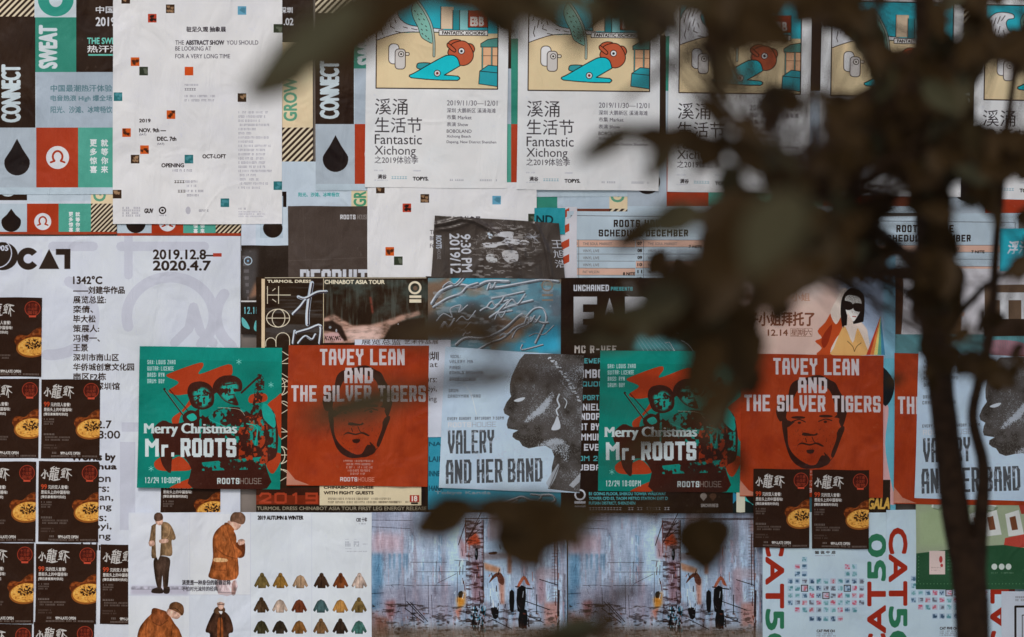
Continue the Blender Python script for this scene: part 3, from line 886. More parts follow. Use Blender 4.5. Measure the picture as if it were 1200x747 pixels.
def d_valery():
    c = Canvas(516, 406, 684, 578, (168, 188, 208), quad=[(522, 406.5), (684, 417), (514.3, 571.5)], seed=63, S_=3.6)
    z = zc(4.15, 510, 400)
    D = (80, 77, 77)
    face = [(435, 62), (410, 90), (390, 130), (372, 170), (362, 210), (362, 250), (368, 270), (345, 300), (330, 335), (335, 355), (358, 368), (350, 385), (345, 410), (350, 428), (380, 434), (400, 438),
            (375, 452), (372, 470), (388, 484), (405, 490), (420, 515), (450, 528), (490, 520), (530, 516), (560, 535), (572, 570), (560, 620), (555, 680), (540, 730), (730, 760), (740, 60)]
    m = c.full([z(face)])
    n = fbm(c.H, c.W, 60, 60, c.rs, 3)
    h = c.rs.rand(c.H, c.W)
    h = box1(box1(h, 1, 0), 1, 1)
    c.wash(m, D)
    g = np.zeros((c.H, c.W))
    for pts, r, k in (([(400, 410), (520, 300), (560, 240), (590, 255), (540, 340), (440, 410)], 10, .8), ([(560, 200), (640, 120), (740, 80), (740, 260), (640, 260)], 16, .5),
                      ([(470, 520), (530, 480), (600, 470), (660, 520), (640, 620), (590, 560)], 10, .75), ([(420, 100), (500, 90), (520, 200), (420, 240)], 16, .25), ([(560, 640), (640, 560), (700, 640), (690, 700)], 14, .4)):
        g = np.maximum(g, blur(c.full([z(pts)]), r) * k)
    c.wash(m * np.clip((g * (0.7 + .6 * n) + h - 1.0) * 7, 0, 1), (164, 174, 184), .85)
    c.wash(m * np.clip((n * .6 + h - .90) * 6, 0, 1), (150, 158, 166), .55)
    c.wash(m * np.clip((.46 - n) * 5, 0, 1) * (h < .55), (50, 46, 44), .8)
    L = (176, 184, 192)
    c.poly(smooth(z([(380, 292), (405, 280), (434, 276), (425, 290), (400, 298)]), 4), L)
    for a in np.linspace(0, 1, 40):
        x, y = 540 + a * 150, 70 + a * a * 120 + a * 105
        q = c.rs.rand(2) * 16
        c.ell(*z([(x + q[0], y + q[1])])[0], .9 + c.rs.rand(), .7, L)
    c.line(smooth(z([(600, 262), (590, 290), (600, 320), (585, 340), (592, 365)]), 4, False), 1.8, L)
    c.line(smooth(z([(622, 280), (636, 300), (626, 330)]), 4, False), 1.0, L)
    c.poly(smooth(z([(590, 370), (603, 430), (560, 438), (575, 400)]), 4), L)
    c.poly(z([(545, 730), (530, 700), (560, 650), (590, 605), (595, 620), (575, 680)]), (150, 158, 166), .8)
    c.line(z([(548, 720), (592, 618)]), .8, D)
    c.poly(z([(640, 715), (700, 650), (690, 700), (660, 728)]), L, .7)
    c.poly(z([(365, 250), (362, 210), (378, 160), (372, 250)]), D)
    B = (74, 78, 84)
    G2 = (104, 112, 120)
    for t, x0, y, x1 in (("VOCAL:", 528, 416, 540), ("VALERY MA", 527, 422, 554), ("PIANO:", 527, 429, 540), ("RONALD BROWARD", 527, 435, 566), ("BASS:", 527, 442.5, 540), ("JOSE", 540, 443, 558), ("DRUM:", 526, 456, 538), ("CANDYMAN YANG", 525, 462.5, 563)):
        block(c, t, x0, y, x1, y + 3.8, .75, G2, .9)
    block(c, "EVERY SUNDAY, SATURDAY 7:30PM", 524.5, 489, 590, 492.5, .8, G2)
    block(c, "ROOTS", 525, 495, 552, 501, 1.3, (190, 196, 204), gap=.2); block(c, "HOUSE", 553, 495, 581, 501, .6, (140, 148, 158), gap=.2)
    block(c, "VALERY", 525, 504.5, 578.5, 532, 4.4, B, gap=.16)
    block(c, "AND HER BAND", 522.5, 539, 634, 567, 4.6, B, gap=.18, sp=.34)
    # worn ink on the letters
    w = c.full([[(520, 503), (640, 503), (640, 570), (520, 570)]])
    c.wash(w * (1 - m) * np.clip((fbm(c.H, c.W, 14, 14, c.rs, 4) - .62) * 10, 0, 1), (166, 178, 190), .6)
    c.line(smooth([(543, 449), (552, 462), (558, 486)], 4, False), .8, (200, 206, 214), .7)
    c.grit(.035, .02)
    return c

def d_recruit():
    c = Canvas(338, 242, 432, 420, (70, 60, 57), seed=71)
    block(c, "ROOTS", 399, 252, 417, 257.5, 1.3, (186, 188, 192), gap=.2); block(c, "HOUSE", 419, 252, 432, 257.5, .5, (130, 126, 124), gap=.2)
    block(c, "RECRUIT", 352, 316, 431, 338, 6.5, (182, 186, 194), gap=.12)
    c.fuzz(352, 346, 424, 10, 6, 3, (150, 150, 150), .5, .3)
    c.line([(338, 306), (432, 302)], .5, (96, 86, 82), .6); c.line([(355, 242), (360, 325)], .4, (92, 82, 78), .5)
    c.grit(.03, .03)
    return c

def d_night():
    """dark photo sheet with a ring lamp and cyan figures"""
    c = Canvas(283, 288, 340, 392, (50, 42, 40), seed=72)
    c.soft([(284, 292), (303, 292), (300, 350), (284, 352)], (92, 92, 96), 4, .6)
    for i in range(7):
        c.rect(284 + i, 300 + i * 8, 292, 304 + i * 8, (120, 116, 120), .5)
    c.ring(291, 306, 4.5, 1, (166, 186, 200)); c.ell(291, 306, 1.3, 1.3, (120, 160, 190))
    c.soft([(300, 330), (306, 345), (292, 350)], (150, 110, 86), 3, .8)
    c.rect(283, 352.5, 305, 354.2, (196, 196, 196))
    block(c, "12.18", 286, 360, 303.5, 368, 1.4, (110, 178, 186))
    for p in ([(284, 372), (290, 378), (293, 386), (285, 382)], [(300, 376), (305, 378), (304, 389), (298, 386)]):
        c.poly(smooth(p, 4), (90, 168, 168))
    c.grit(.03, .04)
    return c

def d_darkgig():
    c = Canvas(505, 253, 662, 345, (62, 54, 52), quad=[(510, 253), (655, 262), (505, 345)], seed=73, S_=3.6)
    z = zc(4.15, 505, 240)
    L = (176, 180, 188)
    c.text("9:30 PM", 539, 281, 550, 338, L, .03, -90)
    c.text("2019/12", 526.5, 280, 537.5, 340, L, .03, -90)
    block(c, "I", 512, 284, 513, 300, 1, L, 0)
    c.text("ROOTS", 511, 283, 517, 302, (150, 158, 170), .04, -90); c.text("HOUSE", 512, 303, 516, 318, (120, 120, 124), .0, -90)
    m = c.full([smooth(z([(180, 300), (230, 170), (330, 110), (450, 110), (520, 200), (480, 300), (440, 440), (200, 440)]), 4)])
    n = fbm(c.H, c.W, 12, 30, c.rs, 5)
    c.wash(blur(m, 6) * np.clip((n - .56) * 10, 0, 1), (150, 148, 146), .7)
    c.poly(smooth(z([(238, 228), (330, 218), (350, 190), (300, 180), (330, 155), (395, 155), (390, 200), (450, 205), (455, 235), (330, 240), (300, 255), (245, 250)]), 3), (178, 180, 184), .95)
    c.poly(smooth(z([(270, 160), (290, 165), (292, 190), (276, 196)]), 3), (176, 190, 206))
    c.poly(smooth(z([(255, 305), (290, 300), (305, 345), (262, 350)]), 3), (176, 178, 180)); c.poly(smooth(z([(340, 275), (400, 280), (398, 345), (350, 350), (330, 310)]), 3), (166, 166, 168))
    c.wash(np.clip((fbm(c.H, c.W, 9, 16, c.rs, 4) - .56) * 10, 0, 1) * c.full([[(556, 262), (625, 262), (618, 328), (556, 328)]]), (62, 54, 52), .85)
    for _ in range(90):
        a, r = c.rs.rand() * 6.28, 18 + c.rs.rand() * 22
        x, y = 590 + math.cos(a) * r, 293 + math.sin(a) * r * .8
        c.line([(x, y), (x + c.rs.randn() * 4, y + c.rs.randn() * 3)], .35, (170, 168, 166), .7)
    # flash at the right
    for a in range(26):
        q = c.rs.rand() * 6.28
        r = 2 + c.rs.rand() * 9
        c.line([(622, 285), (622 + r * math.cos(q), 285 + r * math.sin(q))], .6, (170, 176, 186), .6)
    for i, t in enumerate("王旭浩"):
        c.text(t, 642, 290 + i * 16, 655, 303 + i * 16, L, .0)
    c.grit(.04, .03)
    return c

def d_andstrip():
    c = Canvas(626, 244, 662, 275, (40, 138, 150), seed=74)
    c.text("BAND", 612, 253, 648, 263, (24, 60, 70), .03)
    c.grit()
    return c

def d_candy():
    c = Canvas(654, 243, 676, 330, (190, 190, 196), seed=75)
    for i, y in enumerate((246, 264, 282, 300)):
        c.poly([(657, y + 3), (667, y - 2), (667, y + 7), (657, y + 12)], (170, 66, 40))
    for y in range(290, 330, 3):
        c.rect(657, y, 660, y + 1.4, (90, 100, 110))
    c.grit()
    return c

def d_schedule():
    c = Canvas(664, 248, 862, 345, (168, 184, 194), seed=76, S_=3.4)
    D = (50, 44, 44)
    c.line([(669, 253), (858, 255), (858, 345), (669, 345)], .7, (90, 96, 104), closed=True)
    block(c, "ROOTS HOUSE", 719, 258, 786, 266.5, 2.1, D, gap=.3); block(c, "SCHEDULE", 701.5, 269.5, 753, 277.5, 2.1, D, gap=.3); block(c, "DECEMBER", 757, 269.5, 806, 277.5, 2.1, D, gap=.3)
    rows = ["THE SOUL MARKET", "VINYL LIVE", "VINYL LIVE", "VINYL LIVE", "PAT WILSON", "VINYL LIVE"]
    for k, x0 in enumerate((669, 745)):
        x1 = x0 + (75 if k == 0 else 113)
        for i in range(7):
            y = 281.5 + i * 8.25
            if i in ((0, 4) if k == 0 else (0, 3)):
                c.rect(x0, y, x1, y + 8.25, (196, 160, 142))
            c.line([(x0, y), (x1, y + .3)], .5, (90, 96, 104))
            c.text(f"{i + 1 + k * 6:02d}", x0 + 2, y + 2.4, x0 + 7, y + 6, D, .04)
            c.text(rows[i % 6], x0 + 14, y + 3, x0 + 14 + (34 if i == 0 else 19), y + 6.2, (96, 92, 94), .0)
        c.line([(x0 + 9, 281), (x0 + 9, 345)], .5, (90, 96, 104))
    c.text("8 NITE", 730, 319.5, 744, 323, D, .03)
    c.text("7 NITE", 807, 288, 822, 291, D, .03)
    c.grit()
    return c

def d_party():
    c = Canvas(657, 326, 871, 601, (46, 34, 28), seed=77, S_=3.4)
    W2 = (184, 188, 196); CYN = (74, 152, 158)
    block(c, "UNCHAINED", 672, 334, 713.5, 341.5, 2.2, W2, gap=.18)
    block(c, "PRESENTS", 715.5, 336.5, 741, 341, 1.1, CYN, gap=.2)
    c.soft([(726, 330), (742, 328), (762, 372), (748, 372)], (120, 130, 134), 5, .35)
    for i in range(8):
        c.line([(734 + i * 2.5, 345 + i * 2), (752 + i * 3, 356 + i * 4)], .7, (150, 156, 160), .35)
    P = (178, 180, 184)
    # big letters E A P T Y seen between the leaves
    c.polys([[(672, 348), (699.5, 348), (699.5, 357), (683, 357), (683, 366), (696, 366), (696, 374), (683, 374), (683, 381), (700, 381), (700, 391), (672, 391)]], P)
    c.poly([(714, 349), (727, 391), (702, 391)], P); c.poly([(714, 366), (717.5, 380), (710.5, 380)], (46, 34, 28))
    c.poly([(732, 348), (752, 348)] + arc(752, 360, 11, 12, -85, 85, 12) + [(744, 372), (744, 391), (732, 391)], P)
    c.rect(778, 348, 806, 356, P); c.rect(787, 348, 797, 391, P); c.poly(arc(826, 362, 12, 14, 0, 360, 20), P); c.rect(850, 348, 856, 391, P)
    # bronze / cyan photo band
    c.soft([(744, 386), (790, 396), (812, 412), (740, 412)], CYN, 7, .9)
    for i in range(8):
        c.line([(742 + i * 4, 392), (754 + i * 5, 411)], .8, (150, 170, 176), .5)
    c.line([(779, 402), (784, 401), (790, 411)], .8, P); c.line(smooth([(798, 399), (806, 404), (812, 412)], 4, False), .7, P)
    block(c, "MC R-VEE", 673, 405, 722, 414, 2.4, (176, 170, 164), gap=.3)
    col = [("BREWERY", 683, 420, CYN, 6), ("COMBO", 680, 433, W2, 10), ("LIQUOR", 681, 447, CYN, 6), ("SUPPORT", 676, 463, CYN, 6), ("DANIEL", 678, 473, W2, 8), ("BANDOP", 677, 484, W2, 8), ("BEST BY", 676, 496, W2, 8),
           ("COMMUN", 678, 508, W2, 8), ("DJ EVE", 676, 520, W2, 8), ("ROOM 2", 674, 534, CYN, 6), ("RUBBA", 678, 544, W2, 7)]
    for t, x, y, cl, h in col:
        block(c, t, x - 8, y, x + 26, y + h, h * .26, cl, gap=.2)
    block(c, "AMBUSH NIGHT", 710, 440, 850, 470, 4, W2, .9)
    c.ring(679.5, 579.5, 5.6, 2, W2); c.rect(673, 587, 686, 590, W2); c.rect(673, 592, 686, 594, W2, .7)
    c.text("B1 GOING FLOOR, SHEKOU TOWER WALKWAY", 690, 576.5, 780, 580.5, CYN, .03)
    c.text("TOWER CFD 03, TAOIM METRO STATION EXIT D", 690, 582, 782, 586, CYN, .03)
    c.text("FUTIAN DISTRICT, SHENZHEN", 690, 587.5, 744, 591.5, CYN, .03)
    c.fuzz(690, 594, 782, 1, 4, 3.4, W2, .8, 0, True)
    c.ell(824, 581, 4, 3.6, (120, 112, 106)); c.ell(835, 581, 4, 3.6, (84, 60, 48)); c.poly([(820, 582), (828, 582), (824, 587)], (120, 112, 106)); c.poly([(831, 582), (839, 582), (835, 587)], (84, 60, 48))
    block(c, "UNCHAINED", 821, 590, 841, 594, 1, (150, 146, 142), gap=.2)
    c.grit(.025, .02)
    return c

def d_tour():
    c = Canvas(301, 325, 503, 601, (50, 38, 32), seed=78, S_=3.4)
    CR = (206, 196, 172); L = (172, 186, 200)
    n = fbm(c.H, c.W, 60, 90, c.rs, 5)
    ph = c.full([[(380, 328), (503, 328), (503, 400), (380, 400)]])
    c.wash(ph * np.clip((n - .42) * 4, 0, 1), (70, 82, 80), .7)
    lf = c.full([[(312, 330), (379, 330), (379, 400), (312, 400)]])
    c.wash(lf * np.clip((fbm(c.H, c.W, 14, 140, c.rs, 4) - .45) * 4, 0, 1), (84, 84, 88), .6)
    # enlarged photograph of eyes
    z5 = zc(5.217, 280, 310)
    reg = c.full([[(380, 328), (503, 328), (503, 402), (380, 402)]])
    st = fbm(c.H, c.W, 90, 10, c.rs, 4)
    c.wash(reg * np.clip((st - .5) * 5, 0, 1), (78, 84, 80), .55)
    sk = fbm(c.H, c.W, 12, 30, c.rs, 4)
    def skin(pts, col, r, al):
        c.soft(z5(pts), col, r, al, reg * np.clip(.55 + (sk - .3) * 1.6, 0, 1))
    skin([(520, 330), (580, 305), (640, 340), (700, 375), (800, 372), (900, 345), (1000, 308), (1100, 285), (1115, 305), (1000, 345), (930, 380), (890, 450), (720, 460), (700, 490), (515, 490)], (170, 134, 118), 1.6, 1)
    skin([(645, 400), (760, 378), (885, 385), (860, 470), (700, 480)], (204, 174, 164), 3, .95)
    skin([(800, 200), (812, 200), (826, 300), (815, 305)], (140, 66, 54), 1, .8)
    c.soft(z5([(515, 350), (575, 345), (630, 378), (668, 465), (645, 470), (600, 415), (515, 405)]), (44, 32, 30), 1, .95, reg)
    skin([(520, 425), (605, 412), (645, 468), (530, 480)], (180, 144, 144), .8, .9)
    c.soft(z5([(890, 452), (935, 375), (1030, 340), (1140, 325), (1140, 490), (900, 490)]), (44, 32, 28), 1.2, .96, reg)
    for i in range(16):
        c.line(z5([(530 + i * 6, 455 - (i % 3) * 6), (534 + i * 6, 440 + (i % 2) * 22)]), .8, (40, 30, 30))
    c.ell(*z5([(560, 385)])[0], 1.6, 1.6, (120, 126, 132)); c.ell(*z5([(598, 405)])[0], 1.0, 2.0, (150, 150, 156)); c.ell(*z5([(975, 365)])[0], .8, .8, (170, 170, 170))
    c.rect(307, 327, 311, 600, (200, 180, 148))
    c.rect(311, 325.5, 500, 326.3, CR)
    c.line([(379.6, 327), (379.6, 402)], .7, (206, 190, 160))
    c.text("TURMOIL DRESS", 314, 328.5, 365, 331.5, CR, .06); c.text("CHINABOT ASIA TOUR", 381, 328.5, 451, 333, CR, .05)
    # line drawn emblems down the left
    def em(y):
        c.line([(314, y), (314, y + 20)], .9, CR); c.line([(327, y), (327, y + 20)], .9, CR); c.line([(314, y + 10), (341, y + 10)], .9, CR); c.line([(320, y + 5), (323, y + 2.5)], .9, CR); c.line([(320, y + 15), (324, y + 18)], .9, CR)
        c.ring(326.5, y + 37, 13.5, 1, CR, ry=10.5); c.ring(327, y + 37, 7.5, .9, CR, ry=10.5); c.line([(313, y + 37), (340, y + 37)], .9, CR)
        c.line([(312, y + 70)] + arc(318, y + 66, 6, 6, 180, 360, 10) + [(324, y + 70)], .9, CR); c.line([(324, y + 66)] + arc(332, y + 62, 8, 8, 180, 360, 10) + [(340, y + 70)], .9, CR)
    em(336); em(416); em(496)
    for y in (410, 436, 470, 500, 548):
        c.line([(328, y), (341, y + 8), (328, y + 16)], .9, CR)
    # wet brushed characters
    def brush(pts, w):
        c.line(pts, w, L); c.line([(a + .8, b + .8) for a, b in pts], w * .45, (60, 54, 66)); c.line([(a - .3, b - .3) for a, b in pts], w * .2, (206, 214, 222))
    brush(smooth([(366, 332), (363, 350), (361, 368), (361, 380)], 4, False), 5); brush(smooth([(350, 348), (358, 350), (372, 343), (383, 342)], 4, False), 3.6); brush(smooth([(344, 368), (352, 360), (358, 352)], 4, False), 3.4)
    brush([(344, 402), (346, 388)], 3.2); brush(smooth([(348, 390), (362, 386), (376, 382), (375, 402)], 4, False), 3.4); brush(smooth([(350, 402), (358, 394), (366, 398), (370, 392)], 4, False), 2.6)
    c.ring(486.5, 337.5, 6.5, 2.4, CR); c.rect(480, 346.5, 494, 349.5, CR); c.rect(480, 351, 494, 355, CR); c.ell(487, 338, 2.6, 2.6, (110, 90, 76))
    # foot of the sheet
    c.rect(301, 572, 377, 596, (110, 44, 26)); c.rect(277, 573, 301, 598, (180, 84, 30))
    c.rect(301, 572, 377, 580, (60, 34, 26))
    block(c, "2019", 304, 577, 373, 590, 3.6, (150, 58, 36), gap=.25)
    c.rect(301, 591, 503, 601, (44, 36, 30)); c.text("TURMOIL DRESS CHINABOT ASIA TOUR FIRST LEG ENERGY RELEASE", 302, 593.4, 500, 597.4, (126, 118, 100), .02)
    c.rect(375, 569, 497, 592, (192, 180, 150)); c.rect(494, 569, 498, 592, (40, 30, 26))
    c.text("CHINABOTCHINESE", 380, 569.5, 438, 572.3, INK, .05); c.text("WITH FIGHT GUESTS", 380, 575.5, 438, 579, INK, .04)
    c.fuzz(385, 583, 466, 2, 4, 2.3, INK, .75, .15); c.fuzz(440, 587, 490, 1, 3, 2, INK, .7, 0)
    c.rect(480.5, 580, 491.5, 588, (150, 50, 40)); c.text("18", 483, 581, 489, 587, (200, 190, 180), .05); c.rect(482, 588.5, 490, 590.5, INK)
    c.grit(.025, .03)
    return c

def d_events():
    c = Canvas(499, 324, 531, 412, (54, 46, 44), seed=79)
    c.text("EVENTS 11-DEC", 501, 328, 506, 398, (116, 120, 126), .02, -90)
    c.soft([(508, 330), (531, 330), (531, 356), (506, 352)], (120, 90, 70), 6, .6)
    c.grit()
    return c

def d_swirl():
    c = Canvas(502, 326, 658, 599, (84, 130, 146), seed=80, S_=3.2)
    n = fbm(c.H, c.W, 100, 160, c.rs, 4)
    c.wash(np.clip((n - .48) * 6, 0, 1), (140, 102, 78), .8)
    c.wash(np.clip((.46 - n) * 6, 0, 1), (84, 90, 100), .8)
    c.soft([(502, 330), (526, 326), (520, 360), (502, 372)], (120, 90, 70), 6, .8)
    c.soft([(528, 326), (600, 326), (560, 332), (530, 336)], (50, 148, 176), 3, .9)
    c.soft([(620, 390), (656, 380), (657, 414), (600, 412)], (44, 150, 182), 6, .95)
    c.soft([(502, 372), (560, 356), (600, 382), (560, 396), (502, 396)], (56, 48, 46), 8, .8)
    H_, D = (186, 192, 200), (52, 52, 58)
    def chrome(pts, w):
        p = smooth(pts, 6, False)
        c.line([(a + w * .35, b + w * .45) for a, b in p], w * .8, D, .8)
        c.line(p, w, (124, 136, 146)); c.line([(a - w * .15, b - w * .2) for a, b in p], w * .4, H_); c.line([(a + w * .2, b + w * .25) for a, b in p], w * .2, (70, 70, 78))
    chrome([(506, 356), (516, 342), (536, 334), (556, 336), (572, 330), (596, 330)], 3.4)
    chrome([(508, 360), (524, 350), (540, 344), (548, 336), (560, 332)], 2.6)
    chrome([(572, 338), (590, 336), (612, 332), (636, 328), (654, 330)], 3)
    chrome([(576, 350), (596, 346), (614, 342)], 2.2)
    chrome([(512, 376), (520, 368), (530, 372), (528, 362), (540, 358), (538, 366), (548, 358)], 1.6)
    chrome([(574, 372), (590, 362), (608, 356), (624, 352)], 2.6); chrome([(580, 358), (596, 352), (584, 366), (600, 364)], 2)
    chrome([(534, 404), (546, 396), (568, 396), (590, 386), (606, 372), (612, 368)], 2.8)
    chrome([(560, 410), (574, 402), (590, 396), (604, 384), (618, 378)], 2.2)
    chrome([(616, 372), (626, 362), (636, 362), (640, 374), (634, 388), (627, 402)], 2.2); chrome([(622, 372), (634, 378), (642, 378)], 2.4)
    chrome([(612, 404), (612, 410), (636, 404)], 1.6); chrome([(600, 396), (606, 386), (618, 380), (622, 372)], 1.5)
    for k in range(16):
        x, y = 512 + c.rs.rand() * 110, 334 + c.rs.rand() * 62
        l_, t_ = 8 + c.rs.rand() * 22, c.rs.rand() * 5
        chrome([(x, y), (x + l_ * .3, y - 3 - t_), (x + l_ * .6, y - 2), (x + l_, y - l_ * .42 - t_)], .9 + c.rs.rand() * 1.3)
    n = fbm(c.H, c.W, 14, 40, c.rs, 4)
    c.wash(c.full([[(505, 330), (650, 328), (640, 400), (520, 408)]]) * np.clip((n - .56) * 8, 0, 1), (150, 160, 168), .5)
    c.ring(641, 335, 6, 1.5, (120, 108, 96)); c.rect(635, 345, 648, 347.5, (120, 108, 96)); c.rect(635, 351, 648, 353, (120, 108, 96))
    # lower part of the sheet
    c.rect(502, 420, 658, 599, (44, 134, 158))
    c.soft([(502, 420), (540, 420), (520, 500), (502, 500)], (90, 160, 180), 10, .6)
    for i, t in enumerate(("NAJ", "LAIR", "INNER", "14ANA")):
        c.text(t, 503, 518 + i * 17, 519, 524 + i * 17, (20, 80, 100), .03)
    c.text("Tokyo Kanda", 510, 575.5, 575, 580, (130, 150, 160), .03); c.fuzz(560, 584, 590, 2, 4, 2.2, (120, 170, 180), .6)
    chrome([(590, 589), (604, 584), (612, 582), (622, 586), (640, 590), (650, 586), (646, 580), (634, 580)], 2.6); chrome([(596, 592), (606, 586)], 1.6); chrome([(622, 579), (634, 581), (628, 589)], 2)
    c.grit(.03, .02)
    return c

def d_girl():
    c = Canvas(858, 300, 1048, 601, (196, 168, 156), seed=81, S_=3.2)
    n = fbm(c.H, c.W, 140, 140, c.rs, 3)
    c.wash(np.clip((n - .45) * 3, 0, 1), (206, 184, 170), .7)
    c.soft([(975, 300), (1048, 300), (1048, 420), (1000, 420), (990, 360)], (150, 170, 196), 10, .95)
    c.soft([(1034, 300), (1048, 300), (1048, 480), (1034, 480)], (110, 160, 180), 3, .9)
    c.soft([(860, 300), (975, 300), (960, 350), (860, 340)], (186, 176, 172), 10, .6)
    B = (116, 70, 52)
    c.text("有请大肚子小姐", 872, 344, 948, 353, (170, 110, 80), .01, alpha=.6)
    c.text("肚子小姐拜托了", 862, 366, 953, 382, B, .03)
    c.text("12.14", 899, 386.5, 922, 393.5, B, .02); c.text("星期六", 926, 386, 950, 393.5, B, .0)
    for x in (926, 934.3, 942.6):
        c.line([(x - .5, 385), (x + 8, 385), (x + 8, 394.5), (x - .5, 394.5)], .4, B, .7, closed=True)
    SK = (206, 190, 178); OR = (176, 72, 34)
    c.poly(smooth([(954, 400), (962, 396), (957, 388), (966, 378), (974, 366), (984, 372), (986, 400), (984, 416), (956, 416), (962, 408)], 3), OR)
    c.poly(smooth([(962, 396), (974, 380), (970, 400), (964, 408)], 3), (140, 48, 26))
    c.poly(smooth([(972, 366), (980, 350), (984, 340), (991, 338), (994, 350), (984, 372), (978, 380)], 4), SK)
    c.poly(smooth([(990, 368), (997, 366), (1012, 382), (1016, 392), (1015, 416), (974, 416), (978, 398), (987, 386)], 4), SK)
    c.poly(smooth([(985, 352), (990, 342), (998, 338), (1008, 342), (1012, 352), (1011, 374), (1008, 378), (988, 382), (986, 384), (984, 368)], 4), (38, 32, 34))
    c.poly(smooth([(989, 350), (996, 346), (1007, 350), (1008, 362), (1003, 372), (998, 377), (991, 368)], 4), (214, 204, 198))
    c.poly([(992, 366), (998, 376), (1000, 384), (991, 384)], SK)
    c.poly(smooth([(987, 353), (997, 355), (998, 362), (990, 363)], 4), (40, 30, 30)); c.poly(smooth([(999, 356), (1010, 357), (1008, 365), (1000, 364)], 4), (40, 30, 30))
    c.line([(997, 357), (1000, 358)], .8, (40, 30, 30)); c.line([(998, 371), (1002, 371.4)], .9, (150, 60, 50)); c.line([(997, 364), (998, 367)], .4, (150, 120, 110))
    Y = (206, 158, 96)
    c.poly(smooth([(985, 386), (990, 384), (998, 402), (1003, 386), (1006, 388), (1014, 406), (1014, 416), (974, 416), (976, 408)], 3), Y)
    c.line([(987, 384), (990, 376)], .6, INK); c.line(smooth([(992, 400), (998, 406), (1000, 412)], 3, False), .6, (90, 60, 40)); c.line(smooth([(1008, 402), (1003, 406), (1000, 412)], 3, False), .6, (90, 60, 40))
    for i, cl in enumerate(((176, 60, 40), (206, 120, 60), (206, 190, 110), (90, 150, 120), (60, 120, 150))):
        c.poly([(1031, 370), (1014 + i * 4.4, 416), (1018.4 + i * 4.4, 416)], cl)
    # lower right of the same sheet: legs, sky colour, yellow lettering
    c.rect(858, 420, 1048, 601, (60, 100, 110))
    c.rect(1033, 420, 1048, 601, (96, 164, 182))
    c.poly(smooth([(1030, 470), (1040, 478), (1036, 520), (1042, 560), (1048, 590), (1034, 580), (1030, 520)], 4), (190, 150, 150))
    c.poly(smooth([(1030, 430), (1046, 446), (1044, 466), (1034, 474)], 4), (34, 40, 48))
    c.rect(1015, 562, 1042, 601, (50, 40, 36)); c.text("GALA", 1016, 583, 1041, 596, (190, 150, 70), .04, ital=.2)
    c.rect(858, 560, 885, 601, (60, 170, 168)); c.poly(smooth([(858, 572), (870, 585), (880, 590), (886, 601), (858, 601)], 4), (30, 40, 44)); c.poly(smooth([(872, 576), (884, 574), (884, 590), (876, 586)], 4), (40, 34, 34))
    c.poly([(858, 575), (866, 582), (858, 590)], (40, 120, 150))
    c.grit(.02, .02)
    return c

def d_thinstrip():
    """narrow edge of a sheet with orange and green bands between two square sheets"""
    c = Canvas(862, 410, 872, 600, (190, 190, 170), seed=82)
    c.rect(862, 470, 872, 520, (180, 90, 40)); c.rect(862, 520, 872, 566, (90, 140, 110))
    c.grit()
    return c

def person_small(c, kind, x, y, s):
    """printed photo figures of the clothing sheet; x, y top of the cap, s scale"""
    pass

